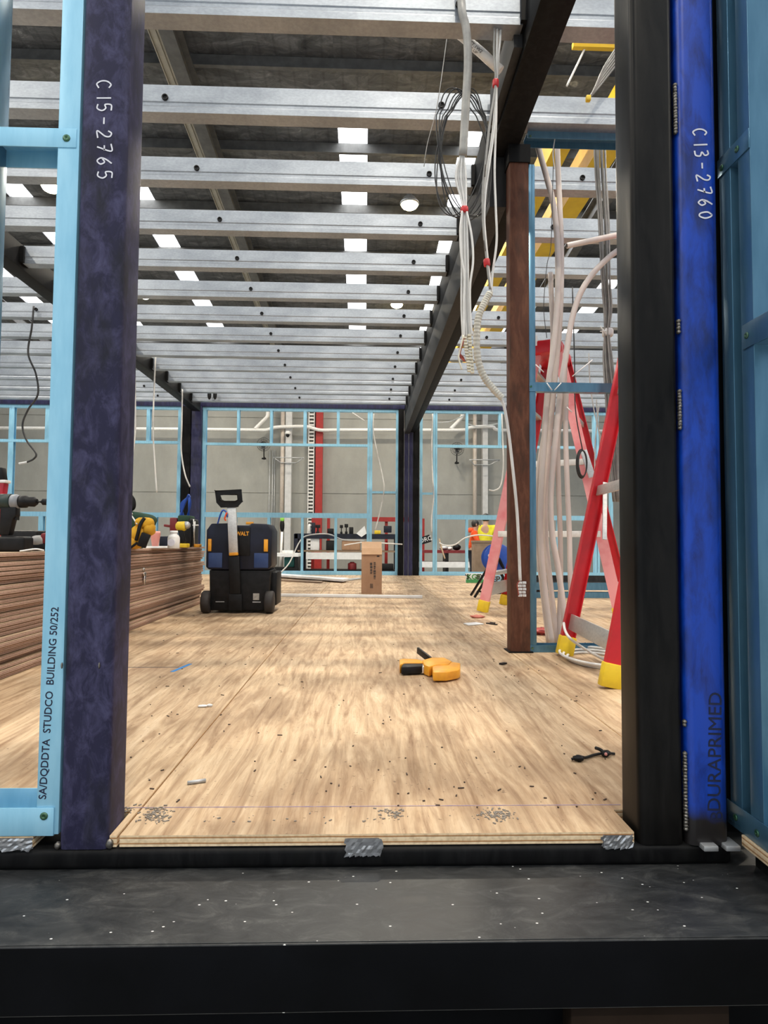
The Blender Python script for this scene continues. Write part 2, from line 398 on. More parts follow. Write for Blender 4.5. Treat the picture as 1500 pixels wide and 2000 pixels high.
# ------------------------------------------------------------------ lettering
GL = {
 'C': [[(.85,.85),(.5,1),(.15,.75),(.1,.35),(.4,.02),(.85,.15)]],
 '1': [[(.5,1),(.5,0)]],
 '5': [[(.85,1),(.25,1),(.2,.58),(.6,.62),(.85,.35),(.6,.03),(.15,.08)]],
 '3': [[(.15,.95),(.6,1),(.75,.75),(.35,.55),(.8,.4),(.7,.08),(.15,.02)]],
 '-': [[(.15,.5),(.85,.48)]],
 '2': [[(.15,.78),(.4,1),(.75,.88),(.7,.55),(.12,.02),(.9,.05)]],
 '7': [[(.1,.97),(.88,.98),(.4,0)],[(.25,.5),(.8,.5)]],
 '6': [[(.75,1),(.3,.6),(.15,.25),(.45,0),(.8,.22),(.6,.5),(.2,.35)]],
 '0': [[(.5,.9),(.15,.6),(.25,.1),(.6,.0),(.88,.4),(.7,.82),(.45,.9)]],
}
def strokes(text, org, right, up, h, wd, gap, r, mat, parent, name='marker_writing', depth=.0006):
    """hand-written strokes laid on a face as thin flat ribbons of paint"""
    mb = MB(); x = 0; right, up = Vector(right).normalized(), Vector(up).normalized(); nrm = right.cross(up)
    for ch in text:
        for st in GL[ch]:
            pts = smooth_path([Vector(org)+right*(x+a*wd)+up*(b*h)+nrm*depth for a, b in st], 6)
            L, Rr = [], []
            for i, p in enumerate(pts):
                t = (pts[min(i+1,len(pts)-1)]-pts[max(i-1,0)]).normalized(); s_ = t.cross(nrm)
                L.append(p+s_*r); Rr.append(p-s_*r)
            n = len(pts); mb.add(L+Rr, [(i,i+1,n+i+1,n+i) for i in range(n-1)])
            mb.add([p+nrm*.0004 for p in L+Rr], [(i,i+1,n+i+1,n+i)[::-1] for i in range(n-1)])
        x += wd*(.55 if ch in '1' else 1)+gap
    return mb.build(name, mat, parent)
def text3d(txt, org, right, up, size, mat, parent, name='lettering', depth=.0008, bold=0, xs=1.0):
    cu = bpy.data.curves.new('t', 'FONT'); cu.body = txt; cu.size = size; cu.extrude = depth/2; cu.offset = bold; cu.resolution_u = 3
    cu.align_x = 'CENTER'; cu.align_y = 'CENTER'
    to = bpy.data.objects.new('t', cu); C.objects.link(to)
    dg = bpy.context.evaluated_depsgraph_get(); me = bpy.data.meshes.new_from_object(to.evaluated_get(dg))
    bpy.data.objects.remove(to); bpy.data.curves.remove(cu)
    right, up = Vector(right).normalized(), Vector(up).normalized(); nrm = right.cross(up)
    org_ = Vector(org)+nrm*depth/2-ORG[parent]
    for v in me.vertices: v.co = org_+right*v.co.x*xs+up*v.co.y+nrm*v.co.z
    me.materials.clear(); me.materials.append(mat); me.name = name
    o = bpy.data.objects.new(name, me); C.objects.link(o); o.parent = parent; ORG[o] = ORG[parent]; return o
# ================================================================== THE SETTING: the workshop
RS, RZ = -0.066, 9.5
def rz(y): return RZ+RS*y
HX = RZ-CAM.z
strips = [(-1.50,-1.44),(-1.22,-1.16),(-.93,-.87),(-.618,-.556),(-.0656,0.0),(.212,.256),(.50,.55),(.78,.84),(1.06,1.12),(1.34,1.40)]
strips = [(a*HX, b*HX) for a, b in strips]
Y0, Y1, XL, XR, ZF = -5.0, 24.0, -16.0, 16.0, -.60
mb = MB(); e = XL
for a, b in strips+[(XR, XR)]:
    mb.add([(e,Y0,rz(Y0)),(a,Y0,rz(Y0)),(a,Y1,rz(Y1)),(e,Y1,rz(Y1)),(e,Y0,rz(Y0)+.08),(a,Y0,rz(Y0)+.08),(a,Y1,rz(Y1)+.08),(e,Y1,rz(Y1)+.08)],
           [(0,3,2,1),(4,5,6,7),(0,1,5,4),(1,2,6,5),(2,3,7,6),(3,0,4,7)]); e = b
struct(mb.build('ceiling', m_foil))
SEG = ((Y0, 8.6), (11.45, Y1)); nw = 0
mb = MB()
for a, b in strips:
    ya_, yb_ = SEG[0][1], SEG[1][0]
    mb.add([(a,ya_,rz(ya_)),(b,ya_,rz(ya_)),(b,yb_,rz(yb_)),(a,yb_,rz(yb_)),(a,ya_,rz(ya_)+.08),(b,ya_,rz(ya_)+.08),(b,yb_,rz(yb_)+.08),(a,yb_,rz(yb_)+.08)],
           [(0,3,2,1),(4,5,6,7),(0,1,5,4),(1,2,6,5),(2,3,7,6),(3,0,4,7)])
struct(mb.build('ceiling_infill', m_foil))
for i, (a, b, Y0_, Y1_) in enumerate([(a, b, *s_) for a, b in strips for s_ in SEG]):
    mb = MB().add([(a,Y0_,rz(Y0_)+.05),(b,Y0_,rz(Y0_)+.05),(b,Y1_,rz(Y1_)+.05),(a,Y1_,rz(Y1_)+.05),(a,Y0_,rz(Y0_)+.07),(b,Y0_,rz(Y0_)+.07),(b,Y1_,rz(Y1_)+.07),(a,Y1_,rz(Y1_)+.07)],
           [(0,3,2,1),(4,5,6,7),(0,1,5,4),(1,2,6,5),(2,3,7,6),(3,0,4,7)])
    struct(mb.build('window_%d' % (i+1), m_skylight))
pur = None
for k in range(-3, 8):
    y = 8.4+2.1*k; z = rz(y)
    if pur is None:
        mb = MB(); mb.box(XL, XR, y-.004, y+.004, z-.24, z-.01); mb.box(XL, XR, y-.075, y, z-.25, z-.235); mb.box(XL, XR, y, y+.07, z-.03, z-.012)
        pur = struct(mb.build('roof_beam', m_roofsteel)); py0, pz0 = y, z
    else:
        o = pur.copy(); C.objects.link(o); o.location = pur.location+Vector((0, y-py0, z-pz0))
for xa in (-3.05, 5.2, -11.3):
    mb = MB(); w = .22
    for (x0, x1, za, zb) in ((xa-w/2, xa+w/2, -.68, -.655), (xa-.008, xa+.008, -.66, -.28), (xa-w/2, xa+w/2, -.29, -.265)):
        mb.add([(x0,Y0,rz(Y0)+za),(x1,Y0,rz(Y0)+za),(x1,Y1,rz(Y1)+za),(x0,Y1,rz(Y1)+za),(x0,Y0,rz(Y0)+zb),(x1,Y0,rz(Y0)+zb),(x1,Y1,rz(Y1)+zb),(x0,Y1,rz(Y1)+zb)],
           [(0,3,2,1),(4,5,6,7),(0,1,5,4),(1,2,6,5),(2,3,7,6),(3,0,4,7)])
    struct(mb.build('rafter_beam', m_roofsteel))
# fire-service tray hung along the roof beside the rafter
mb = MB(); xa = -3.36
def slope_box(mb, x0, x1, za, zb, ya=2.0, yb=Y1-.1):
    mb.add([(x0,ya,rz(ya)+za),(x1,ya,rz(ya)+za),(x1,yb,rz(yb)+za),(x0,yb,rz(yb)+za),(x0,ya,rz(ya)+zb),(x1,ya,rz(ya)+zb),(x1,yb,rz(yb)+zb),(x0,yb,rz(yb)+zb)],
           [(0,3,2,1),(4,5,6,7),(0,1,5,4),(1,2,6,5),(2,3,7,6),(3,0,4,7)])
slope_box(mb, xa-.10, xa+.10, -.30, -.285); slope_box(mb, xa-.10, xa-.085, -.34, -.25); slope_box(mb, xa+.085, xa+.10, -.34, -.25); slope_box(mb, xa-.02, xa+.02, -.325, -.30)
tag(mb.build('cable_tray', M('pale_painted_tray', (.42,.39,.33), (.52,.48,.40), 5, .5)), 'long pale cable tray fixed under the roof beside the rafter', 'cable tray')

mb = MB(); mb.box(XL, XR, Y1, Y1+.2, ZF, 2.325); mb.box(XL, XR, Y1, Y1+.2, 2.365, 5.18); mb.box(XL, XR, Y1, Y1+.2, 5.22, 8.6); mb.box(XL, XR, Y1+.02, Y1+.1, ZF, 8.5)
struct(mb.build('wall_back', m_wall))
mb = MB(); mb.box(XL-.2, XL, Y0, Y1+.2, ZF, 9.9); struct(mb.build('wall_left', m_wall))
mb = MB(); mb.box(XR, XR+.2, Y0, Y1+.2, ZF, 9.9); struct(mb.build('wall_right', m_wall))
mb = MB(); mb.box(XL-.2, XR+.2, Y0, Y1+.2, ZF-.15, ZF); struct(mb.build('floor', m_slab))

# lamps in the roof
lampspots = []
def lamp(x, y, label):
    z = 8.06; t = thing('high_bay_lamp', label, 'lamp', (x, y, z), 'high bay lamps under the workshop roof')
    MB().lathe((x,y,z), [(.20,.0),(.215,.02),(.21,.05),(.13,.16),(.07,.20),(.06,.26)], 28).build('lamp_shade', m_lampshell, t)
    MB().lathe((x,y,z-.10), [(.03,0),(.10,.015),(.16,.05),(.185,.09),(.19,.115)], 28).build('bulb', m_lamp, t)
    lampspots.append((x,y,z-.13))
    MB().tube([(x,y,z+.25),(x,y,rz(y)+.01)], .012, 8).build('hanger', m_roofsteel, t)
for px, py, lab in ((800,383,'bright round roof lamp glowing over the middle bay, nearest of the two right of centre'), (775,587,'smaller bright roof lamp low over the middle bay near the black girder'),
                    (283,578,'bright roof lamp glowing just right of the navy steel post'), (100,365,'bright roof lamp glowing left of the light blue stud')):
    D = (8.06-CAM.z)*F/(1058-py); p = PY(px, py, D); lamp(p.x, p.y, lab)

# gantry crane
t = thing('gantry_crane', 'yellow overhead crane girders under the roof beyond the right bay', 'crane', (3.4, 14, 6.5))
zc_ = 6.4
def crane_x(r): return r*(zc_-CAM.z)
MB().box(crane_x(.585), crane_x(.645), 7.6, 23, zc_, zc_+.5).build('runway_girder', m_craney, t)
MB().box(crane_x(.475), crane_x(.520), 8.9, 23, zc_+.05, zc_+.45).build('runway_girder', m_craney, t)
MB().box(2.42, 12, 7.15, 7.21, zc_+.0, zc_+.07).build('bridge_rail', m_craney, t)

# ================================================================== THE MODULE DECK
DT = .0205
deck = MB()
def sheet(poly):
    deck.cur = 0; n = len(poly)
    ar = sum(poly[i][0]*poly[(i+1)%n][1]-poly[(i+1)%n][0]*poly[i][1] for i in range(n))
    if ar < 0: poly = poly[::-1]
    vs = [(x,y,-DT) for x,y in poly]+[(x,y,0) for x,y in poly]
    deck.add(vs, [tuple(range(n))[::-1], tuple(range(n,2*n))]); deck.cur = 1
    o = len(deck.v)-2*n
    for i in range(n):
        deck.f.append([o+i,o+(i+1)%n,o+n+(i+1)%n,o+n+i]); deck.m.append(1); deck.sm.append(False)
    deck.cur = 0
YF, YB = 1.213, 10.62
g = .0026
sx1, sx2 = PZ(425,1400,0).x, .733
ys = [YF, 3.63, 6.03, 8.43, YB]
xs = [sx1-2.4, sx1-1.2, sx1, sx2, sx2+1.2, sx2+2.4, sx2+3.6]
xpl = PY(215,1600,YF).x; xpr = PY(1238,1605,YF).x
for j in range(4):
    ya, yb = ys[j]+(g if j else 0), ys[j+1]-g
    for i in range(6):
        a, b = xs[i]+g, xs[i+1]-g
        if j == 0 and i == 1: sheet([(a,ya),(-.603,ya),(-.603,1.325),(xpl,1.325),(xpl,ya),(b,ya),(b,yb),(a,yb)])
        elif j == 0 and i == 2: sheet([(a,ya),(xpr,ya),(xpr,1.312),(b,1.312),(b,yb),(a,yb)])
        elif j == 0 and i == 3: sheet([(a,1.312),(b,1.312),(b,yb),(a,yb)])
        elif j == 0 and i > 3: sheet([(a,1.312),(b,1.312),(b,yb),(a,yb)])
        else: sheet([(a,ya),(b,ya),(b,yb),(a,yb)])
struct(deck.build('floor_deck', [m_ply, m_plyedge]))
mb = MB(); mb.box(-2.8, 4.3, 1.33, YB-.02, -DT-.006, -DT-.001); struct(mb.build('seam_backing', m_black))  # black sheet added under the deck so its seams look dark
# black rail under the deck edge and the big base channel
mb = MB(); mb.box(xs[0]-.3, .70, 1.205, 1.315, -.058, -.0225)
tag(mb.build('base_rail', m_blackbeam, None, .009, 3), 'black square base rail running under the front edge of the plywood deck', 'steel rail')
mb = MB(); mb.box(-3.2, 3.2, .9905, 4.2, -.075, -.0585); mb.cur = 1; mb.box(-3.2, 3.2, .9865, .9904, -.160, -.0592); mb.box(-3.2, 3.2, .9905, 1.01, -.160, -.0752)
tag(mb.build('base_girder', [m_sill, m_void], None, .004, 2), 'wide dusty black steel channel along the bottom of the picture', 'steel girder')
mb = MB(); mb.box(-3.2, 3.2, 1.045, 1.065, -.44, -.075); mb.box(-3.2,3.2,.992,1.2,-.458,-.44)
tag(mb.build('lower_girder', m_void), 'black lower steel girder in shadow under the dusty channel', 'steel girder')
p = PY(1115,1962,1.0); q = PY(1425,1962,1.0)
mb = MB(); mb.box(p.x, q.x, 1.0, 1.044, p.z-.12, p.z)
tag(mb.build('timber_packer', m_packer, None, .003), 'dark brown timber packer in shadow at the bottom right', 'timber block')
mb = MB()
for x in [-2.9+i*.6 for i in range(11)]: mb.box(x-.03, x+.03, 4.2, YB, -.12, -DT-.0065)
mb.box(-3.2,3.2,YB-.1,YB,-.30,-.12)
struct(mb.build('floor_joists_trim', m_galvdull))
mb = MB()
for x in (-2.9, -.5, .74, 3.0):
    for y in (1.15, 5.8, 10.4): mb.box(x-.1, x+.1, y-.1, y+.1, ZF, -.458 if y < 2 else -.12)
struct(mb.build('floor_stands_trim', m_packer))

# marks on the deck
def deckstrip(name, pts, w, mat, label, cat, h=.0008, parent=None):
    mb = MB(); P = [PZ(a,b,0) for a,b in pts]
    for i in range(len(P)-1): mb.bar(P[i]+Vector((0,0,h/2)), P[i+1]+Vector((0,0,h/2)), w, h)
    return tag(mb.build(name, mat), label, cat)
deckstrip('chalk_line', [(232,1578),(700,1575),(1212,1572)], .0022, m_chalkfaint, 'thin violet chalk line snapped across the plywood near its front edge', 'chalk line')
t = thing('chalk_mark', 'bright blue chalk tick and line on the deck beside the navy post', 'chalk mark', PZ(345,1305,0))
mb = MB(); mb.bar(PZ(236,1303.5,.0004), PZ(350,1303,.0004), .006, .0008); mb.build('line', m_inkblue, t)
mb = MB(); mb.bar(PZ(336,1312,.0006), PZ(372,1296.5,.0006), .017, .0008); mb.build('tick', m_chalk, t)

# ================================================================== FRONT OPENING
def rrect(x0, x1, y0, y1, r, n=5):
    pts = []
    for cx, cy, a0 in ((x1-r,y1-r,0),(x0+r,y1-r,90),(x0+r,y0+r,180),(x1-r,y0+r,270)):
        for k in range(n+1):
            a = math.radians(a0+90*k/n); pts.append((cx+r*math.cos(a), cy+r*math.sin(a)))
    return pts
def post(name, x0, x1, y0, y1, z0, z1, mat, label, r=.011):
    t = thing(name, label, 'steel post', ((x0+x1)/2,(y0+y1)/2,z0))
    mb = MB(); mb.prism(rrect(x0,x1,y0,y1,r,5), z0, z1)
    o = mb.build('tube', mat, t)
    for p in o.data.polygons: p.use_smooth = abs(p.normal.z) < .5
    try: o.data.set_sharp_from_angle(angle=.6)
    except Exception: pass
    return t
YP = 1.2085; ZT = 2.62; ZB = -.0225
xa = PY(140,800,YP).x; xb = xa+.089
t = post('steel_post', xa, xb, YP, YP+.089, ZB, ZT, m_navy, 'navy primed steel post left of the opening, marked with white numbers')
p = PY(189,157,YP)
strokes('C15-2765', p, (.035,0,-1), (1,0,.035), .0275, .0185, .0083, .00135, m_paint, t)
mb = MB()
for px, py in ((121,1300),(194,1300)):
    q = PY(px,py,YP-.001); mb = MB(); mb.ell(q,.0018,.003,.006,8,6); mb.build('weld', m_weld, t)
mb = MB(); mb.ell((xb+.002,YP+.004,ZB+.008),.007,.006,.009,10,6,.2,3); mb.build('weld', m_weld, t); mb = MB(); mb.ell((xa-.003,YP+.004,ZB+.006),.006,.006,.007,10,6,.2,4)
mb.build('weld', m_weld, t)

xc_ = PY(1241,800,YP).x
t = post('steel_post', xc_-.0015, xc_+.0855, YP, YP+.089, ZB, ZT, m_baresteel, 'bare black steel post at the right edge of the opening', .013)
xd = xc_+.089
t2 = post('steel_post', xd+.001, xd+.0815, YP-.004, YP+.085, ZB, ZT, m_blue, 'bright blue primed steel post with white numbers, right of the black post', .016)
for ya, yb in ((160,258),(622,650),(760,838),(1408,1420),(1470,1625)):
    mb = MB()
    pa, pb = PY(1333,ya,YP-.004), PY(1333,yb,YP-.004)
    n = max(2, int((pa.z-pb.z)/.006))
    for k in range(n): mb.ell((xd-.0005, YP+.002, pa.z+(pb.z-pa.z)*(k+.5)/n), .0045, .005, .0042, 8, 6, .3, k)
    mb.build('weld', m_weld, t2)
p = PY(1352,252,YP-.004)
strokes('C13-2760', p, (.065,0,-1), (1,0,.065), .0275, .0165, .0085, .0015, m_paint, t2)
c_ = PY(1397,1468,YP-.004)
text3d('DURAPRIMED', c_, (0.03,0,1), (-1,0,.03), .036, m_inkblue, t2, 'stencil_lettering', xs=1.02)
c_ = PY(1401,1594,YP-.004)
text3d('B', c_, (0.03,0,1), (-1,0,.03), .034, m_inkblue, t2, 'stencil_lettering')
mb = MB()
for px in (1385,1428):
    q = PY(px,1637,YP-.012); mb.box(q.x-.014,q.x+.014,YP-.02,YP+.02,ZB-.004,ZB+.006)
mb.build('foot_tab', m_galvdull, t2, .002)

post('steel_post', xd+.094, xd+.17, 1.262, 1.33, ZB, ZT, m_blackbeam, 'black steel corner post in the dark gap behind the blue post', .004)
# foil tape on the rail
for pts, lab in ((((675,1638),(745,1672)),'crumpled silver foil tape in the middle of the black base rail'),(((1176,1632),(1236,1657)),'crumpled silver foil tape under the right end of the deck edge'),(((-20,1638),(60,1661)),'crumpled white foil tape on the base rail under the blue frame')):
    a, b = PY(*pts[0],1.203), PY(*pts[1],1.203); mb = MB(); rnd = random.Random(int(a.x*1000)); nx, nz = 14, 5; vs = []
    for k in range(2):
        for j in range(nz+1):
            for i in range(nx+1):
                jag = (rnd.random()-.5)*.012 if (i in (0,nx) or j == nz) else 0
                vs.append((a.x+(b.x-a.x)*i/nx+jag*.6, 1.2035-.0012*rnd.random()*(1 if k==0 else 0)+(.0012 if k else -.0008), a.z+(b.z-a.z)*j/nz+jag*.5))
    w = nx+1; N = w*(nz+1); fs = []
    for j in range(nz):
        for i in range(nx):
            q = (j*w+i, j*w+i+1, (j+1)*w+i+1, (j+1)*w+i); fs += [q[::-1], tuple(v+N for v in q)]
    mb.add(vs, fs); tag(mb.build('foil_tape', m_foiltape), lab, 'tape')

# light blue frame at the left of the opening
YW = 1.215
def cstud(mb, x, d, y0, y1, z0, z1, fl=.041, th=.0025, lip=.008):
    """C stud standing up: web at x, flanges towards d (+1/-1) on both faces of the wall"""
    a = x; b = x+d*fl; t_ = d*th
    prof = [(a,y0),(b,y0),(b,y0+lip),(b-t_,y0+lip),(b-t_,y0+th),(a+t_,y0+th),(a+t_,y1-th),(b-t_,y1-th),(b-t_,y1-lip),(b,y1-lip),(b,y1),(a,y1)]
    mb.prism(prof, z0, z1)
def screw(mb, p, n=(0,-1,0), r=.0062):
    mb.lathe(p, [(r*1.15,0),(r*1.15,.0012),(r*.8,.0025),(r*.35,.0025),(r*.3,.0012)], 16, n)
t = thing('steel_wall_frame', 'light blue steel wall frame beside the navy post at the left edge', 'wall frame', (-.8, YW+.035, 0))
xs_ = PY(139,800,YW).x
mb = MB(); cstud(mb, xs_, -1, YW, YW+.075, .002, 2.6); o = mb.build('stud', m_frame, t, .0012)
c_ = PY(96,1372,YW)
text3d('SA/DQDDTA  STUDCO  BUILDING 50/252', c_, (.035,0,1), (-1,0,.035), .0195, m_inkblue, t, 'ink_print', .0004, .0002, .98)
xw = PY(26,0,YW+.075).x
mb = MB(); cstud(mb, xw, -1, YW, YW+.075, .002, 2.6); mb.build('stud', m_frameshade, t, .0012)  # stud on the shadow side, in the shaded copy of the blue
pz = PY(60,250,YW).z; pz2 = PY(60,287,YW).z
mb = MB(); x0, x1 = xw-.5, xs_-.041
mb.box(x0, x1+.036, YW-.002, YW+.0005, pz2, pz); mb.box(x0, x1, YW+.0005, YW+.072, pz-.0025, pz); mb.box(x0, x1, YW+.07, YW+.072, pz2, pz)
mb.build('noggin', m_frame, t, .0008)
mb = MB(); zt_ = PY(50,1577,YW).z; x1 = PY(106,1600,YW).x
mb.box(-2.6, x1, YW-.003, YW-.0005, .0005, zt_); mb.box(-2.6, x1, YW-.0005, YW+.078, .0005, .002); mb.box(-2.6, x1, YW+.0755, YW+.078, .002, zt_+.006)
mb.build('track', m_frame, t, .0008)
mb = MB(); screw(mb, PY(130,270,YW-.0022)); screw(mb, PY(86,1594,YW-.0032)); mb.build('screw', m_screw, t)
mb = MB(); mb.box(-2.6, x1, YW-.002, YW+.09, -DT, 0)
# shade-darkened blue frame running towards the camera on the right
XW = .7205
t = thing('steel_wall_frame', 'shaded blue wall frame running towards the viewer at the right edge', 'wall frame', (XW+.03, 1.1, 0))
def ystud(mb, y, d, z0, z1, fl=.039, th=.0025):
    a, b = y, y+d*fl; t_ = d*th
    prof = [(XW,a),(XW,b),(XW+.008,b),(XW+.008,b-t_),(XW+th,b-t_),(XW+th,a+t_),(XW+.072,a+t_),(XW+.072,b),(XW+.075,b),(XW+.075,a)]
    mb.prism(prof, z0, z1)
for y in (1.206, 1.141, .62):
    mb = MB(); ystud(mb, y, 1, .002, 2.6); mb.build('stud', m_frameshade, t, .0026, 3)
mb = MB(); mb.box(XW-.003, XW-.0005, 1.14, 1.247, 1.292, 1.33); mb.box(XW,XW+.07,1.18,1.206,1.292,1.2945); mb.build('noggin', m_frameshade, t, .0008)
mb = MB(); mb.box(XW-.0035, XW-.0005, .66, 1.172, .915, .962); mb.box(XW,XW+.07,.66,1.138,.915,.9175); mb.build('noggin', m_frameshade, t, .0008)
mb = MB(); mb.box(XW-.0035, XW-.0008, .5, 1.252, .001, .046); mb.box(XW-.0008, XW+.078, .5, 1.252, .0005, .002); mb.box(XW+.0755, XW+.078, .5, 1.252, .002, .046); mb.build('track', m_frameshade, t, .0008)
mb = MB()
for y, z in ((1.229,1.306),(1.176,1.311),(1.157,.938),(1.222,.022),(1.155,.022)): screw(mb, (XW-.0036,y,z), (-1,0,0), .0055)
mb.build('screw', m_screw, t)
mb = MB(); mb.box(XW-.006, XW+.1, .5, 1.2, -DT, 0); o = mb.build('plywood_strip', [m_plyedge], None, .0008)
tag(o, 'pale layered plywood strip under the blue frame at the right edge', 'plywood strip')
mb = MB(); mb.box(XW+.02, XW+.1, .5, 1.2, -.058, -DT-.0005); tag(mb.build('side_rail', m_blackbeam), 'black steel packing rail under the layered plywood strip at the right', 'steel rail')
# ================================================================== CEILING STEEL
JZ0, JZ1 = 2.675, 2.815
def joist(x0, x1, D):
    mb = MB(); pr = [(0,0),(0,.030),(.0035,.036),(.0035,.050),(0,.056),(0,.14)]
    th_ = .003; y = D
    outer = [(y+a, JZ0+b) for a, b in pr]
    # web sheet with flanges: closed profile in (y, z)
    prof = [(y+.085,JZ0),(y,JZ0)]+[(y+a,JZ0+b) for a,b in pr[1:-1]]+[(y,JZ1),(y+.085,JZ1),(y+.085,JZ1-.018),(y+.082,JZ1-.018),(y+.082,JZ1-th_),(y+th_,JZ1-th_)]+[(y+a+th_,JZ0+b) for a,b in pr[::-1][1:-1]]+[(y+th_,JZ0+th_),(y+.082,JZ0+th_),(y+.082,JZ0+.018),(y+.085,JZ0+.018)]
    # build as strips so that the concave profile is safe
    n = len(prof); vs = [(x0,a,b) for a,b in prof]+[(x1,a,b) for a,b in prof]
    fs = [((i+1)%n, i, n+i, n+(i+1)%n) for i in range(n)]
    ar = sum(prof[i][0]*prof[(i+1)%n][1]-prof[(i+1)%n][0]*prof[i][1] for i in range(n))
    if ar > 0: fs = [f[::-1] for f in fs]
    mb.add(vs, fs); return mb
Ds = [1.172*2643*1e-3 + .6*k for k in range(-1, 12)]
Ds = [3.098+.6*(k-1) for k in range(13)]
XB0, XB1 = -2.655, .636
bays = (('middle', XB0, XB1, 'ceiling joists of the middle bay', 'middle bay between black girders'),
        ('left', -6.1, -2.815, 'ceiling joists of the left bay', 'bay beyond the left girder'),
        ('right', .80, 4.3, 'ceiling joists of the right bay', 'bay right of the rusty post'))
for bay, x0, x1, grp, where in bays:
    proto = None
    for k, D in enumerate(Ds):
        if bay == 'left' and k < 1: continue
        n = ORD[k - (1 if bay == 'left' else 0)]
        lab = ('nearest galvanised ceiling joist, ' if n == 'first' else n+' galvanised ceiling joist from the front, ')+where
        if proto is None:
            mb = joist(x0, x1, D)
            t = thing('ceiling_joist', lab, 'joist', ((x0+x1)/2, D, JZ0), grp); mb.build('channel', m_galv, t)
            for hx in ((.372, -1.01) if bay == 'middle' else (x0+.5, x1-.35)):
                MB().lathe((hx, D+.001, (JZ0+JZ1)/2+.005), [(.016,0),(.016,.008),(.011,.008),(.011,.002)], 18, (0,-1,0)).build('hole_disc', m_black, t)  # black disc standing for the dark inside a service hole
            proto = t; d0 = D
        else: copyobj(proto, (0, D-d0, 0), lab)

# right girder line: near deep box over the brown post, far lower pair
t = thing('steel_girder', 'long black steel girder over the rusty brown post, running to the far wall', 'steel girder', (.717, 5.5, 2.595))
MB().box(.649, .785, 1.3, 10.3, 2.595, 2.83).build('box_section', m_blackbeam, t, .004)
for D in Ds:
    MB().box(.625, .649, D-.02, D+.10, JZ0+.005, JZ1-.01).build('cleat', m_blackbeam, t)
    MB().box(.785, .812, D-.02, D+.10, JZ0+.005, JZ1-.01).build('cleat', m_blackbeam, t)
MB().box(.610, .648, 2.55, 3.05, 2.62, 2.80).build('face_plate', m_greybeam, t, .003)  # grey plate added as the girder's left face, lighter between the joists
t = thing('steel_girder', 'dark grey steel girder hung below the black one behind the brown post', 'steel girder', (.74, 6.8, 2.32))
MB().box(.649, .738, 3.262, 10.34, 2.32, 2.594).build('channel', m_greybeam, t, .004)  # greyer than the channel beside it, floor bounce put into the tone
MB().box(.7385, .832, 3.27, 10.34, 2.345, 2.594).build('channel', m_blackbeam, t, .004)
t = thing('steel_girder', 'black steel girder at the left of the middle bay, seen past the navy post', 'steel girder', (-2.72, 5.5, 2.64))
MB().box(-2.80, -2.67, 1.3, 10.3, 2.64, 2.83).build('box_section', m_blackbeam, t, .004)
for D in Ds:
    MB().box(-2.669, -2.640, D-.02, D+.10, JZ0+.005, JZ1-.01).build('cleat', m_blackbeam, t)
    MB().box(-2.83, -2.801, D-.02, D+.10, JZ0+.005, JZ1-.01).build('cleat', m_blackbeam, t)

# brown post under the girder
xa = PY(997,1000,3.158).x
t = post('steel_post', xa, xa+.100, 3.158, 3.248, .0, 2.594, m_brown, 'rusty brown steel post standing on the deck under the black girder', .010)
MB().box(xa-.006, xa+.106, 3.15, 3.255, 2.50, 2.594).build('cap', m_blackbeam, t)
MB().box(xa-.012, xa+.11, 3.145, 3.262, .0005, .006).build('base_plate', m_blackbeam, t)
# frame to the right of the brown post
t = thing('steel_wall_frame', 'shaded blue wall frame of one stud and rails beside the rusty brown post', 'wall frame', (1.1, 3.21, 0))
x0 = PY(1033,1000,3.17).x; x1 = 1.75
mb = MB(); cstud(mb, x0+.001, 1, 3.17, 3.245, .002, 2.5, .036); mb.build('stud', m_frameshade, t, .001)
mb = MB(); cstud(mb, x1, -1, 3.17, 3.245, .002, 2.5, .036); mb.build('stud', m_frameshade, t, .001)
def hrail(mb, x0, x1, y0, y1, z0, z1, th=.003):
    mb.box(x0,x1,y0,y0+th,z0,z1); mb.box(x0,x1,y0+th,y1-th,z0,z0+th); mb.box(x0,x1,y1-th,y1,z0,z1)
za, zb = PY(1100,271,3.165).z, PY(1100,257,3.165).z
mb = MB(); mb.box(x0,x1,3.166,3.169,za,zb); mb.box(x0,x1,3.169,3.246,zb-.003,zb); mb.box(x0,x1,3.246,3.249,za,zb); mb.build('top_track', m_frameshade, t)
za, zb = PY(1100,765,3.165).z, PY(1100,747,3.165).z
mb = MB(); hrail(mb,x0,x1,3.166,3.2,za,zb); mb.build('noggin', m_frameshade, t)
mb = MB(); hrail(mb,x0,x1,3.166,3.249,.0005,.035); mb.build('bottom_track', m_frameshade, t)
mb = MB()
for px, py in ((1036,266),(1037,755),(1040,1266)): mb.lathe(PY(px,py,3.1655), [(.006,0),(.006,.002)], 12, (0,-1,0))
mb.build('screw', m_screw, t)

# ================================================================== FAR END OF THE MODULES (about 10.4 m away)
DF = 10.42
def fx(px, py=950): return PY(px, py, DF).x
def fz(py, px=560): return PY(px, py, DF).z
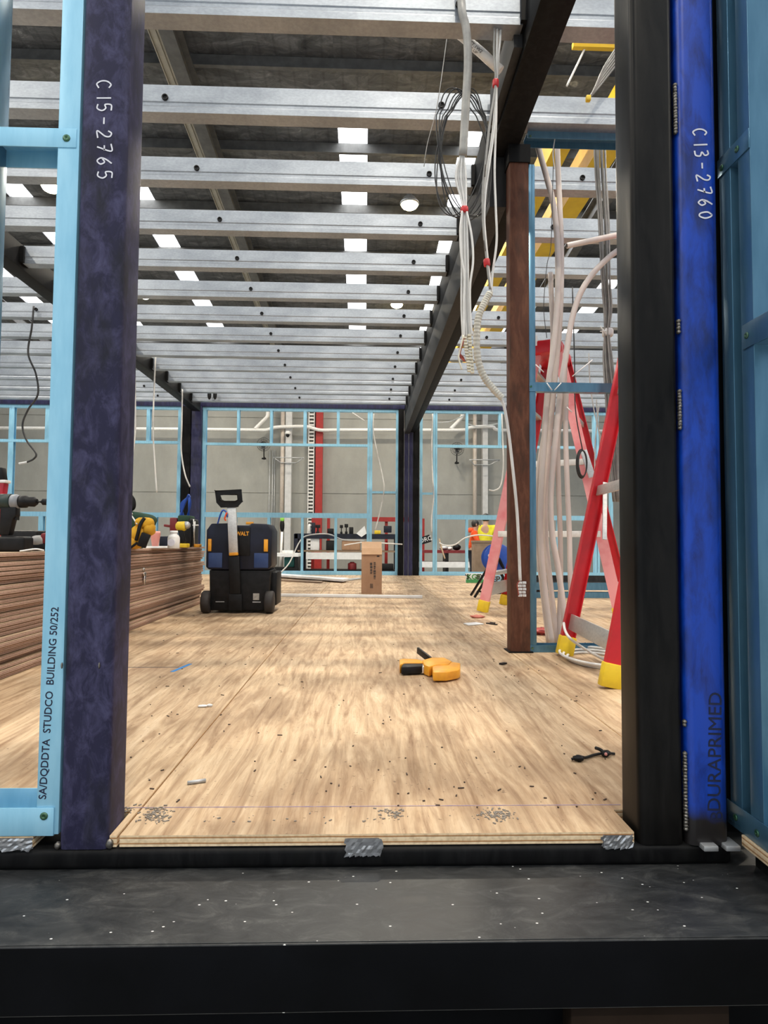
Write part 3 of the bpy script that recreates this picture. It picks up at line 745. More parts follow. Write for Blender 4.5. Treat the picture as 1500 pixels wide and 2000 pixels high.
# header
ZHB = fz(797)
mb = MB(); mb.box(-6.2, 4.3, DF-.04, DF+.06, ZHB, fz(781)+.03)
tag(mb.build('header_girder', m_navyfar, None, .003), 'long navy black header girder above the far row of blue frames', 'steel girder')
def farframe(label, studs, rails, x0, x1, ztop, tall=None):
    t = thing('steel_wall_frame', label, 'wall frame', ((fx(x0)+fx(x1))/2, DF, 0), 'light blue frames at the far end')
    for a, b, ya, yb in studs:
        m_ = (a+b)/2; z0, z1 = max(fz(yb,m_), .002), min(fz(ya,m_), ZHB-.002); xa_, xb_ = fx(a), fx(b)
        if ya < 812: z1 = ZHB-.004
        mb = MB(); cstud(mb, xa_, 1, DF, DF+.075, z0, z1, xb_-xa_); mb.build('stud', m_frame, t)
    for a, b, ya, yb in rails:
        m_ = min(max((a+b)/2, 180), 950); z0, z1 = max(fz(yb,m_), .0005), min(fz(ya,m_), ZHB-.001)
        if ya < 812: z1 = ZHB-.001; z0 = z1-.045
        if ya > 1100: z0 = .0005; z1 = .06
        mb = MB(); hrail(mb, fx(a), fx(b), DF-.004, DF+.079, z0, z1); mb.build('rail' if ya < 1100 else 'bottom_track', m_frame, t)
    return t
TOP, BOT = 797, 1121
farframe('light blue far frame at the left, seen either side of the navy post',
    [(13,23,TOP,BOT),(84,93,TOP,862),(155,164,TOP,862),(208,217,TOP,862),(283,290,TOP,862),(345,352,TOP,BOT),(77,86,1008,BOT),(150,158,1008,BOT),(240,248,1008,BOT),(300,308,1008,BOT)],
    [(-140,353,795,799.5),(-140,353,859.5,864.5),(-140,353,1000,1009),(-140,353,1113,1121)], -140, 352, TOP)
farframe('light blue far frame with an open window space, between the two dark far posts',
    [(393.5,400.5,TOP,BOT),(460.5,465.5,801,866),(525.5,530.5,801,867),(591,597,803,868),(656.5,662,803,869),(717,721.5,803,BOT),(722,727,803,BOT),(773,777.5,803,BOT),
     (523,529,1010,BOT),(589,593.5,1010,BOT),(654,659,1010,BOT),(458,463,1010,BOT)],
    [(393,777,797.5,803),(400,718,866,870.5),(400,722,1001.5,1011),(727,774,959.5,963.5),(393,777,1114.5,1121)], 393, 777, TOP)
farframe('light blue far frame right of the dark far posts, with the orange worker behind',
    [(820,825,806,BOT),(846,850,806,BOT),(850.5,854,806,BOT),(910,914.5,807,871),(974.5,979.5,807,872),(910,914.5,1013,BOT),(974,979,1013,BOT),(1040,1045,808,872),(1088,1093,1013,BOT),(1160,1165,808,BOT),(1166,1170.5,808,BOT),(1192,1197,960,BOT)],
    [(819,1260,804.5,810),(850,1164,869.5,874.5),(850,1164,1006,1015),(824,848,962,966),(819,1260,1115.5,1121.5)], 819, 1260, TOP)
# far posts
def farpost(a, b, mat, label):
    xa_, xb_ = fx(a), fx(b); return post('steel_post', xa_+.001, xb_-.001, DF-.06, DF-.06+(xb_-xa_), 0, ZHB-.001, mat, label, .008)
farpost(355,372,m_blackbeam,'dark far post at the left bay corner, left of its navy twin')
farpost(373,393,m_navyfar,'navy far post at the left bay corner, beside the window frame')
farpost(777.6,788.5,m_blackbeam,'black far post against the window frame, leftmost under the girder end')
farpost(789,797.5,m_navyfar,'slim navy far post under the girder end, left of its navy twin')
farpost(798,806,m_navyfar,'slim navy far post under the girder end, right of its navy twin')
farpost(806.5,818.5,m_blackbeam,'black far post under the girder end, beside the right far frame')

# ================================================================== BEYOND: THINGS ON THE BACK WALL (about 23.8 m)
DW = 23.8; S = DW/F
def wx(px): return PY(px, 950, DW).x
def wz(py): return PY(700, py, DW).z
mb = MB(); mb.tube(pxpath([(-200,835),(300,838),(497,840),(520,840),(537,835),(560,833.5),(598,833.5),(625,840),(660,840),(780,840)], DW-.22), .065, 10)
tag(mb.build('wall_pipe', m_white), 'long white pipe with a raised bend across the back wall, left half', 'pipe')
mb = MB(); mb.tube(pxpath([(782,840),(900,840),(915,836),(935,833.5),(962,834),(976,840),(1060,841),(1260,843)], DW-.22), .065, 10)
tag(mb.build('wall_pipe', m_white), 'long white pipe with a raised bend across the back wall, right half', 'pipe')
mb = MB(); mb.tube(pxpath([(498,838),(510,826),(521,815),(523,808),(523,790)], DW-.22), .07, 10)
tag(mb.build('branch_pipe', m_white), 'short white branch pipe slanting up near the left wall fan', 'pipe')
mb = MB(); mb.tube(pxpath([(880,838),(892,826),(902,814),(903,806),(903,790)], DW-.2), .07, 10)
tag(mb.build('branch_pipe', m_white), 'short white branch pipe slanting up above the right wall fan', 'pipe')
m_beigepipe = M('beige_pipe', (.50,.44,.38), (.42,.36,.31), 8, .5); m_silverbox = M('pale_grey_box_column', (.50,.50,.50), (.58,.58,.58), 6, .5)
for px, lab in ((551,'upright beige pipe on the back wall left of the red bar'),(927,'upright beige pipe on the back wall above the orange worker')):
    mb = MB(); mb.tube([(wx(px),DW-.05,ZF),(wx(px),DW-.05,6)], .075, 12); tag(mb.build('upright_pipe', m_beigepipe), lab, 'pipe')
for a, b, lab in ((557,569,'upright pale grey box column on the back wall, left of the cable ladder'),(942,952,'upright pale grey box column on the back wall behind the yellow worker')):
    mb = MB(); mb.box(wx(a), wx(b), DW-.1, DW+.19, ZF, 6.2); tag(mb.build('box_section', m_silverbox), lab, 'steel box column')
mb = MB(); mb.box(wx(616), wx(629.5), DW-.08, DW+.19, ZF, 6.2); tag(mb.build('red_bar', m_redpaint), 'tall red upright bar on the back wall', 'red bar')
t = thing('cable_ladder', 'tall white slotted cable ladder left of the red bar on the back wall', 'cable ladder', (wx(607),DW,ZF))
for a, b in ((601,602.5),(611.5,613)): MB().box(wx(a),wx(b),DW,DW+.19,ZF,6.2).build('side_rail', m_white, t)
mb = MB(); z = ZF+.1
while z < 6.1: mb.box(wx(602.5),wx(611.5),DW+.03,DW+.1,z,z+.06); z += .135
mb.build('rungs', m_white, t)
def fan(px, py, label):
    p = PY(px,py,DW-.35); t = thing('wall_fan', label, 'fan', p); r = 13*S
    mb = MB()
    for k in range(24):
        a = 2*PI*k/24; mb.tube([p+Vector((.03*math.cos(a),-.10,.03*math.sin(a))), p+Vector((r*.8*math.cos(a),-.08,r*.8*math.sin(a))), p+Vector((r*math.cos(a),0,r*math.sin(a)))], .006, 4)
    for f_ in (.4,.7,1.0):
        mb.tube([p+Vector((r*f_*math.cos(2*PI*k/24),-.09*(1.02-f_*.98),r*f_*math.sin(2*PI*k/24))) for k in range(25)], .007, 4, False)
    mb.build('cage', m_black, t)
    mb = MB()
    for k in range(3):
        a = 2*PI*k/3+.4; c_ = p+Vector((r*.45*math.cos(a),-.03,r*.45*math.sin(a)))
        mb.ell(c_, r*.32, .012, r*.32, 14, 8)
    mb.build('blades', M('fan_blade_grey', (.16,.16,.16), (.2,.2,.2), 10, .5), t)
    MB().lathe(p+Vector((0,.10,0)), [(.05,0),(.06,.03),(.06,.12),(.03,.18)], 14, (0,-1,0)).build('motor', m_black, t)
    mb = MB(); mb.tube([p+Vector((0,.08,-.02)), p+Vector((0,.1,-.5))], .02, 8); mb.lathe(p+Vector((0,.1,-.55)), [(.03,0),(.09,.02),(.08,.06),(.02,.08)], 14); mb.tube([p+Vector((0,.1,-.45)),p+Vector((0,.5,-.45))], .02, 8); mb.build('bracket', m_black, t)
fan(515,868,'dark wall fan left of the beige pipe on the back wall'); fan(893,877,'dark wall fan on the back wall right of the black far posts')
p = PY(562,850,DW-.36); t = thing('security_camera', 'small white dome camera on the grey box column', 'security camera', p)
MB().ell(p,.07,.09,.08,12,8).build('dome', m_black, t); MB().lathe(p+Vector((0,0,.03)),[(.1,0),(.11,.05),(.07,.12)],14).build('housing', m_white, t); MB().tube([p+Vector((0,0,.1)),p+Vector((0,.26,.14))],.03,8).build('arm', m_white, t)
for a, b, lab in ((537,595,'thin grey triangular bracket across the left box column'),(913,970,'thin grey triangular bracket across the right box column')):
    mb = MB(); z = wz(899); y = DW-.14
    mb.tube([(wx(a),y-.4,z),(wx(b),y-.4,z)],.02,6); mb.tube([(wx(a),y-.4,z),(wx(a)+.22,y,z-.14),(wx(b)-.3,y,z-.14),(wx(b),y-.4,z)],.02,6)
    tag(mb.build('pipe_bracket', m_galvdull), lab, 'bracket')
mb = MB()
for px in (525,531,535): mb.tube([(wx(px),DW+.15,ZF),(wx(px),DW+.15,wz(880))],.015,6)
tag(mb.build('wall_conduit', m_galvdull), 'set of thin grey conduits running down below the left wall fan', 'conduit')

# ------------------------------------------------------------------ work racks
DR = 20.4; SR = DR/F
def bx(px): return PY(px, 1060, DR).x
def bz(py): return PY(700, py, DR).z
t = thing('work_rack', 'dark navy work rack with cluttered shelves behind the window frame', 'rack', (bx(680), DR, ZF))
for z, mat in ((bz(1043), m_blackblue), (bz(1075), m_brownply), (bz(1112), m_black)):
    MB().box(bx(578), bx(778), DR-.4, DR+.4, z-.16 if mat is m_blackblue else z-.05, z).build('shelf', mat, t)
for a in (580,592,774):
    MB().box(bx(a)-.06, bx(a)+.06, DR-.4, DR-.3, ZF, bz(1044)).build('upright', m_blackblue, t)
    MB().box(bx(a)-.06, bx(a)+.06, DR+.3, DR+.4, ZF, bz(1044)).build('upright', m_blackblue, t)
MB().box(bx(600), bx(712), DR-.39, DR-.36, bz(1092), bz(1079)).build('white_panel', m_paper, t)
t = thing('red_rack', 'red steel rack frame standing on the back wall behind the cardboard box', 'rack', (bx(750),DR+1.2,ZF))
MB().box(bx(722),bx(830),DR+1.1,DR+1.2,bz(1016),bz(1007)).build('top_bar', m_redpaint, t)
for a in (605,637,757,833): MB().box(bx(a)-.05,bx(a)+.05,DR+1.2,DR+1.3,ZF,bz(1009)).build('upright', m_redpaint, t)
def clutter(name, mat, a, b, ya, yb, label, cat, dy=-.2, shape='box'):
    mb = MB(); z0, z1 = bz(yb), bz(ya); xa_, xb_ = bx(a), bx(b); r = (xb_-xa_)/2; cx = (xa_+xb_)/2; y = DR+dy; h = z1-z0
    if shape == 'box': mb.box(xa_,xb_,y-.12,y+.12,z0,z1); return tag(mb.build(name, mat, None, min(r,h)*.12), label, cat)
    if shape == 'can': mb.lathe((cx,y,z0),[(r,0),(r,h*.8),(r*.5,h*.9),(r*.5,h)],14)
    if shape == 'tool':
        mb.box(xa_,xb_,y-.08,y+.08,z1-h*.35,z1); mb.box(cx-r*.3,cx+r*.3,y-.06,y+.06,z0+h*.2,z1-h*.3); mb.box(cx-r*.7,cx+r*.7,y-.09,y+.09,z0,z0+h*.25)
    return tag(mb.build(name, mat, None, .01), label, cat)
TOPS = 1043
for nm, mat, a, b, ya, yb, lab, cat, shp in (
    ('paint_can', m_white, 602,608,1024,TOPS,'white bottle at the left end of the dark rack','bottle','can'),
    ('tool_case', m_blackblue, 609,616,1022,TOPS,'navy case on the dark rack beside the white bottle','case','box'),
    ('power_tool', m_black, 617,626,1026,TOPS,'black power tool on the dark rack left of the red upright','power tool','tool'),
    ('storage_box', m_black, 640,652,1033,TOPS,'low black box on the dark rack right of the red upright','box','box'),
    ('drill_charger', m_black, 664,670,1026,TOPS,'black charger on the dark rack, left of the grinder','charger','tool'),
    ('angle_grinder', m_black, 673,680,1024,TOPS,'black grinder on the dark rack near its middle','grinder','tool'),
    ('battery_pack', m_black, 682,690,1030,TOPS,'black battery pack on the dark rack left of the white paper','battery','box'),
    ('yellow_case', m_yellow, 731,743,1036,TOPS,'yellow case on the dark rack above the cardboard box','case','box'),
    ('navy_box', m_blackblue, 749,764,1027,TOPS-3,'navy box on the dark rack at its right end','box','box'),
    ('brown_carton', m_card, 668,704,1056,1074.8,'long brown carton on the lower shelf of the dark rack','carton','box'),
    ('white_carton', m_paper, 608,625,1050,1074.8,'white square carton on the lower shelf of the dark rack','carton','box'),
    ('black_bin', m_black, 638,656,1056,1074.8,'black bin on the lower shelf of the dark rack','bin','box'),
    ('red_drum', m_darkred, 680,697,1097,1111.8,'dark red drum at the bottom of the dark rack','drum','can'),
    ('red_can', m_redpaint, 752,758,1056,1074.8,'red can on the lower shelf near the far posts','can','can'),
    ('dark_tub', m_black, 745,768,1100,1111.8,'dark tub at the bottom of the rack behind the cardboard box','tub','box')):
    clutter(nm, mat, a, b, ya, yb, lab, cat, -.2, shp)
a = PY(696,1042,DR-.45); mb = MB(); b_ = PY(712,1027,DR-.45); c_ = PY(716,1042,DR-.45); d_ = PY(706,1049,DR-.45)
o_ = Vector((0,.01,0)); mb.add([a,b_,c_,d_,a+o_,b_+o_,c_+o_,d_+o_],[(0,3,2,1),(4,5,6,7),(0,1,5,4),(1,2,6,5),(2,3,7,6),(3,0,4,7)])
tag(mb.build('paper_sheet', m_paper), 'tilted white paper sheet hanging off the dark rack', 'paper')
# left white bench and green tub
t = thing('work_bench', 'low white work bench left of the dark rack', 'bench', (bx(560),DR-1,ZF))
MB().box(bx(528),bx(592),DR-1.4,DR-.6,bz(1086),bz(1080)).build('top', m_paper, t)
for a in (532,588): MB().box(bx(a)-.05,bx(a)+.05,DR-1.35,DR-.65,ZF,bz(1086)).build('leg', m_black, t)
MB().box(bx(528),bx(592),DR-1.3,DR-.7,bz(1112),bz(1106)).build('lower_shelf', m_black, t)
clutter('green_tub', m_teal, 564,583,1087.5,1105.5,'dark green tub under the low white bench','tub',-1.0)
clutter('paint_tin', m_white, 560,580,1075,1080,'flat white tray on the low white bench','tray',-1.0)
mb = MB(); x_ = PY(551,1030,DR-.2).x; z_ = bz(1014)
t = thing('broom', 'upright broom with black and green bristles against the back wall', 'broom', (x_,DR-.2,ZF))
MB().tube([(x_-.04,DR-.2,ZF),(x_,DR-.2,bz(1040))],.04,8).build('handle', m_white, t)
MB().ell((x_,DR-.2,bz(1028)),.075,.06,.20,12,8,.1,2).build('bristles', m_black, t); MB().ell((x_,DR-.2,bz(1016)),.07,.055,.08,12,8,.1,5).build('bristle_tips', M('lime_bristle',(.3,.6,.1),(.2,.5,.05),20,.7), t)
# right bench
t = thing('work_bench', 'dark red work bench with white lower shelf behind the right far frame', 'bench', (bx(880),DR+.2,ZF))
MB().box(bx(812),bx(940),DR-.2,DR+.6,bz(1079),bz(1073.5)).build('top', m_darkred, t)
MB().box(bx(812),bx(936),DR-.2,DR+.6,bz(1107),bz(1096)).build('lower_shelf', m_paper, t)
for a in (816,872,932): MB().box(bx(a)-.05,bx(a)+.05,DR-.15,DR+.55,ZF,bz(1079)).build('leg', m_black, t)
c0 = PY(831,1054,DR-.05); t = thing('letter_sign', 'small black sign with white letters leaning on the dark red bench', 'sign', c0+Vector((0,0,-.15)))
MB().bar(c0+Vector((-.16,.02,-.05)),c0+Vector((.16,.02,.05)),.03,.24,(0,0,1)).build('board', m_black, t)
text3d('ORC', c0+Vector((0,0,0)), (1,0,.3), (-.3,0,1), .2, m_paper, t, 'lettering', .012)
for nm, a, b, ya, yb, mat, lab in (('grey_offcut',858,878,1064,1073,m_galvdull,'grey metal offcuts lump on the dark red bench'),('black_grinder',884,900,1061,1073,m_black,'black grinder lying on the dark red bench'),('white_rag',872,884,1066,1073,m_white,'white rag on the dark red bench beside the grinder')):
    p = PY((a+b)/2,(ya+yb)/2,DR+.1); mb = MB(); mb.ell((p.x,p.y,bz(1073.4)+(yb-ya)*SR/2),(b-a)*SR/2,.12,(yb-ya)*SR/2,14,8,.25,3); tag(mb.build(nm, mat), lab, 'workshop clutter')
# ================================================================== PEOPLE (about 16 m away)
def skin_mesh(verts, edges, sub=2):
    """verts: (x,y,z,rx,ry) ; first vertex is the root; returns a world-space mesh grown by a Skin modifier"""
    me = bpy.data.meshes.new('s'); me.from_pydata([v[:3] for v in verts], edges, [])
    o = bpy.data.objects.new('s', me); C.objects.link(o)
    o.modifiers.new('k', 'SKIN'); me.skin_vertices or None
    for i, v in enumerate(me.skin_vertices[0].data):
        v.radius = (verts[i][3], verts[i][4]); v.use_root = (i == 0)
    o.modifiers[0].use_smooth_shade = True
    m = o.modifiers.new('u', 'SUBSURF'); m.levels = sub; m.render_levels = sub
    dg = bpy.context.evaluated_depsgraph_get(); ev = o.evaluated_get(dg).to_mesh()
    vs = [v.co.copy() for v in ev.vertices]; fs = [tuple(p.vertices) for p in ev.polygons]
    o.evaluated_get(dg).to_mesh_clear(); bpy.data.objects.remove(o); bpy.data.meshes.remove(me)
    return vs, fs
def person(label, X, Y, H, face, lean, reach, shirt, trousers, hood=False):
    """face = heading angle (0 = towards +x)"""
    t = thing('person', label, 'person', (X, Y, ZF)); k = H/1.75
    ca, sa = math.cos(face), math.sin(face)
    def W(f, s, z): return (X+(f*ca-s*sa)*k, Y+(f*sa+s*ca)*k, ZF+z*k)
    L = lean
    P = {'pel':(0,0,.95,.14,.11),'wai':(.02+L*.3,0,1.10,.135,.10),'che':(.02+L*.7,0,1.30,.16,.115),'nec':(.02+L,0,1.47,.060,.060),'hea':(.05+L*1.15,0,1.57,.078,.085),'top':(.06+L*1.2,0,1.68,.075,.085)}
    V = []; E = []; ix = {}
    def add(n, f, s, z, r1, r2, prev=None):
        ix[n] = len(V); V.append((*W(f,s,z), r1*k, r2*k))
        if prev: E.append((ix[prev], ix[n]))
    prev = None
    for n in ('pel','wai','che','nec','hea','top'): add(n, *P[n][:3], P[n][3], P[n][4], prev); prev = n
    for sd, nm in ((1,'l'),(-1,'r')):
        add('hip'+nm, 0, .09*sd, .88, .088, .088, 'pel'); add('kne'+nm, .03, .10*sd, .50, .060, .060, 'hip'+nm); add('ank'+nm, -.02, .10*sd, .09, .042, .042, 'kne'+nm); add('toe'+nm, .14, .11*sd, .04, .04, .032, 'ank'+nm)
        add('sho'+nm, .02+L*.85, .19*sd, 1.40, .062, .062, 'che'); add('elb'+nm, .12+L*.85, .23*sd, 1.14, .045, .045, 'sho'+nm)
        add('wri'+nm, .12+L*.85+reach, .16*sd, 1.16, .030, .030, 'elb'+nm); add('pal'+nm, .20+L*.85+reach, .13*sd, 1.17, .036, .022, 'wri'+nm)
    vs, fs = skin_mesh(V, E); mb = MB(); mb.add(vs, fs, True)
    for sd in (1,-1):
        for q, (dz, ln) in enumerate(((.025,.06),(.010,.075),(-.006,.07),(-.022,.055))):
            b = .22+L*.85+reach; mb.tube([W(b,.13*sd,1.17+dz), W(b+ln*.6,.12*sd,1.165+dz), W(b+ln,.10*sd,1.15+dz)], [.009*k,.008*k,.006*k], 6)
        mb.tube([W(.19+L*.85+reach,.11*sd,1.19), W(.23+L*.85+reach,.08*sd,1.20), W(.26+L*.85+reach,.075*sd,1.185)], [.011*k,.009*k,.007*k], 6)
    hc = Vector(W(.06+L*1.18,0,1.61)); fd = Vector((ca,sa,0)); sdv = Vector((-sa,ca,0))
    mb.ell(hc+fd*.098*k+Vector((0,0,-.01*k)), .02*k,.016*k,.026*k,8,6)
    for s_ in (1,-1): mb.ell(hc+sdv*.085*k*s_, .02*k,.02*k,.032*k,8,6)
    mb.build('body', m_skin, t)
    mb = MB(); mb.ell(hc+fd*-.030*k+Vector((0,0,.025*k)), .098*k,.098*k,.108*k,16,10,.06,3); mb.build('hair', m_hair, t)
    for s_ in (1,-1):
        MB().ell(hc+fd*.088*k+sdv*.032*k*s_+Vector((0,0,.012*k)), .010*k,.012*k,.008*k,8,6).build('eye', m_hair, t)
    MB().ell(hc+fd*.086*k+Vector((0,0,-.05*k)), .012*k,.025*k,.007*k,8,6).build('mouth', m_darkred, t)
    # shirt and trousers follow the body
    names = ['pel','wai','che','nec']; sv = []; se = []; m_ = {}
    def sa_(n, g, zsh=0):
        v = V[ix[n]]; m_[n] = len(sv); sv.append((v[0],v[1],v[2]+zsh,v[3]*g+.012,v[4]*g+.012))
    for n in names: sa_(n, 1.10 if n != 'nec' else 1.12, -.03*k if n == 'nec' else 0)
    se += [(0,1),(1,2),(2,3)]
    for nm in 'lr':
        sa_('sho'+nm,1.15); sa_('elb'+nm,1.2); sa_('wri'+nm,1.2); se += [(m_['che'],m_['sho'+nm]),(m_['sho'+nm],m_['elb'+nm]),(m_['elb'+nm],m_['wri'+nm])]
    vs, fs = skin_mesh(sv, se); mb = MB(); mb.add(vs, fs, True)
    if hood: mb.ell(Vector(W(-.07+L,0,1.47)), .09*k,.11*k,.07*k,14,8,.08,2)
    mb.build('jacket', shirt, t)
    sv = []; se = []; m_ = {}
    sa_('pel',1.05)
    for nm in 'lr':
        sa_('hip'+nm,1.12); sa_('kne'+nm,1.2); sa_('ank'+nm,1.3); se += [(0,m_['hip'+nm]),(m_['hip'+nm],m_['kne'+nm]),(m_['kne'+nm],m_['ank'+nm])]
    vs, fs = skin_mesh(sv, se); mb = MB(); mb.add(vs, fs, True); mb.build('trousers', trousers, t)
    for sd in (1,-1):
        q = Vector(W(.06,.105*sd,.045)); mb = MB(); mb.ell(q, .15*k if abs(ca)>.7 else .06*k, .06*k if abs(ca)>.7 else .15*k, .048*k, 12, 8, 0, 0, .8); mb.build('shoe', m_black, t)
    return t
p = PY(922,1058,16.0); person('person in orange hoodie and dark trousers working with both hands, facing right', p.x, 16.0, 1.73, -.15, .04, .20, m_orange, m_darkcloth, True)
p = PY(950,1058,16.75); person('person in yellow hi-vis top with black hair, back turned, behind the orange hoodie', p.x-.02, 16.75, 1.93, 1.3, .03, .15, m_hivis, m_darkcloth)
p0, p1 = PY(928,1056,15.0), PY(964,1056,15.0)
t = thing('wooden_crate', 'brown board crate in front of the orange worker beyond the far frame', 'crate', ((p0.x+p1.x)/2,15.2,ZF))
MB().box(p0.x,p1.x,15.0,15.5,ZF,p0.z).build('board_box', m_brownply, t, .006)
MB().box(p0.x-.012,p1.x+.012,14.985,15.515,p0.z-.05,p0.z+.004).build('lid', m_brownply, t, .003)

# ================================================================== ON THE DECK
# ---- plywood stack
XSK = -1.405; th = .0183; nst = 27; zst = nst*th
rnd = random.Random(11); pm = None
for i in range(nst):
    dx = (rnd.random()-.5)*.022; dy = (rnd.random()-.5)*.02
    if i in (6,7): dx += .014
    if i in (3,9,14,20): dx -= .016
    n = nst-1-i
    lab = ('brown plywood sheet, topmost of the stack behind the navy post' if n == 0 else 'brown plywood sheet, lowest of the stack, lying on the deck' if i == 0 else 'brown plywood sheet, %s from the top of the stack' % ORD[n])
    mb = MB(); mb.cur = 0; x1 = XSK
    h = .0164
    if pm is None:
        mb.add([(x1-1.2,1.75,.0008),(x1,1.75,.0008),(x1,5.62,.0008),(x1-1.2,5.62,.0008),(x1-1.2,1.75,h),(x1,1.75,h),(x1,5.62,h),(x1-1.2,5.62,h)],[(0,3,2,1),(4,5,6,7)])
        mb.cur = 1; mb.f += [[0,1,5,4],[1,2,6,5],[2,3,7,6],[3,0,4,7]]; mb.m += [1]*4; mb.sm += [False]*4
        pm = mb.build('plywood_sheet', [M('brown_plywood_face', (.50,.37,.25), (.40,.28,.18), 3, .7, sc=(1,.3,1)), m_stackedge], None, .0012, 1); l0 = pm.location.copy()
        o = pm
    else: o = pm.copy(); C.objects.link(o)
    o.location = l0+Vector((dx, dy, i*th)); tag(o, lab, 'plywood sheet', 'plywood sheets of the stack')
mb = MB(); q = PX(283,1118,XSK+.012); mb.ell(q+Vector((0,0,-.01)),.006,.03,.012,10,6,.5,1); mb.ell(q+Vector((0,.005,-.045)),.005,.018,.03,10,6,.5,2); mb.ell(q+Vector((0,-.02,.02)),.005,.022,.010,10,6,.5,5)
tag(mb.build('plastic_scrap', m_foiltape), 'torn clear plastic scrap caught on the stack edge beside the navy post', 'plastic scrap')
ZS = zst-th+.0164+.0006
def on(px, D): return PY(px, 1070, D).x
sc_ = lambda D: D/F

# ---- black and grey cordless drill pointing right
D = 2.75; s = sc_(D)
def pz(py, D=D): return PY(50, py, D).z
t = thing('cordless_drill', 'black and grey cordless drill standing on the plywood stack at the left edge', 'power drill', (on(15,D),D,ZS))
x0 = on(-45,D); zc1 = pz(980)
MB().lathe((on(-45,D),D,zc1),[(.018,0),(.030,.01),(.032,.08),(.033,on(20,D)-on(-45,D))],22,(1,0,0)).build('motor_housing', M('dark_green_black_plastic',(.012,.03,.026),(.02,.035,.03),20,.45), t)
MB().lathe((on(20,D),D,zc1),[(.028,0),(.031,.004),(.031,.022),(.027,(on(36,D)-on(20,D)))],24,(1,0,0)).build('gear_collar', M('grey_plastic',(.20,.21,.23),(.26,.27,.29),20,.4), t)
MB().lathe((on(36,D),D,zc1),[(.024,0),(.027,.006),(.026,.028),(.020,.032),(.0215,.06),(.012,on(70,D)-on(36,D))],24,(1,0,0)).build('chuck', m_black, t)
MB().lathe((on(69,D),D,zc1),[(.006,0),(.005,.006),(.003,.012),(.006,.02),(.014,.026),(.014,.07)],14,(1,0,0)).build('driver_bit', m_black, t)
mb = MB(); mb.prism([(on(2,D),pz(990)),(on(33,D),pz(990)),(on(34,D),pz(1008)),(on(28,D),pz(1014)),(on(21,D),pz(1046)),(on(2,D),pz(1046))],D-.02,D+.02,'y'); mb.build('grip', m_black, t, .006)
mb = MB(); mb.box(on(-40,D),on(56,D),D-.04,D+.045,ZS,pz(1048)); mb.build('battery_pack', m_black, t, .012,3)
mb = MB(); mb.box(on(30,D),on(33,D),D-.012,D+.012,pz(1016),pz(1007)); mb.build('trigger', m_black, t)
# ---- red tool behind it
D = 2.95
t = thing('impact_driver', 'red and black tool leaning upright behind the black drill at the left edge', 'power tool', (on(-4,D),D,ZS))
mb = MB(); mb.bar(PY(-14,1068,D),PY(5,942,D),.04,.045,(0,1,0)); mb.build('red_body', M('red_plastic',(.40,.012,.03),(.30,.01,.02),20,.4), t, .008)
mb = MB(); mb.bar(PY(5,941,D),PY(3,914,D)+Vector((-.004,0,0)),.032,.04,(0,1,0)); mb.build('black_nose', m_black, t, .006)
mb = MB(); mb.bar(PY(6,944,D),PY(6,938,D),.046,.05,(0,1,0)); mb.build('white_ring', m_white, t, .003)
mb = MB(); mb.box(on(-34,D),on(2,D),D-.04,D+.04,ZS,ZS+.035); mb.build('battery_pack', m_black, t, .006)
# ---- grey and red sander
D = 2.95
t = thing('corded_grinder', 'grey and dark red tool lying beside the black battery, behind the blue stud', 'power tool', (on(80,D),D,ZS))
mb = MB(); mb.ell((on(76,D),D,ZS+.045),.036,.035,.026,16,10,0,0,.8); mb.build('grey_head', M('grey_metal_paint',(.3,.29,.28),(.4,.39,.38),20,.4), t)
mb = MB(); mb.box(on(82,D),on(116,D),D-.025,D+.025,ZS+.03,ZS+.082); mb.build('red_body', m_darkred, t, .012)
mb = MB(); mb.box(on(64,D),on(112,D),D-.03,D+.03,ZS,ZS+.032); mb.build('black_base', m_black, t, .008)
mb = MB(); mb.tube(smooth_path([(on(50,2.7),2.66,ZS+.004),(on(62,2.7),2.64,ZS+.006),(on(75,2.7),2.68,ZS+.012),(on(86,2.7),2.70,ZS+.006)]),.0035,8)
tag(mb.build('cable_tie', m_paper), 'pale loose cable tie at the near edge of the stack top, by the drill', 'cable tie')
# ---- dark tool case behind
D = 3.6; mb = MB(); mb.box(on(-60,D),on(80,D),D-.05,D+.25,ZS,PY(40,1036,D).z); tag(mb.build('tool_case', m_black, None, .015), 'flat black tool case lying behind the drill on the stack', 'tool case')

# ---- yellow and green bag
D = 3.75
t = thing('tool_bag', 'yellow and dark green tool bag slumped on the stack right of the navy post', 'tool bag', (on(262,D),D,ZS))
def e(px, py, dz, rx, ry, rz, mb, seed, wob=.12, p_=.85):
    q = PY(px, py, D+dz); mb.ell((q.x,q.y,q.z), rx*sc_(D), ry, rz*sc_(D), 20, 12, wob, seed, p_)
mb = MB(); mb.prism([(on(225,D),ZS+.001),(on(262,D),ZS+.001),(on(276,D),PY(0,1040,D).z),(on(288,D),PY(0,1008,D).z),(on(276,D),PY(0,1001,D).z),(on(252,D),PY(0,996,D).z),(on(226,D),PY(0,1000,D).z)],D+.02,D+.20,'y'); mb.build('green_body', m_green, t, .02, 3)
mb = MB()
for (px,py,rx,rz_,sd) in ((262,1060,17,12,1),(272,1042,16,16,2),(286,1022,14,11,3),(292,1034,10,12,4),(275,1020,9,9,6)): e(px,py,-.01,rx,.05,rz_,mb,sd)
mb.build('yellow_pocket', m_bagyellow, t)
mb = MB(); mb.tube(pxpath([(282,1012,D-.05),(274,1025,D-.065),(270,1040,D-.07),(266,1055,D-.06)]),.011,6); mb.tube(pxpath([(268,1060,D-.07),(255,1070,D-.06)]),.007,6); mb.build('strap', m_black, t)
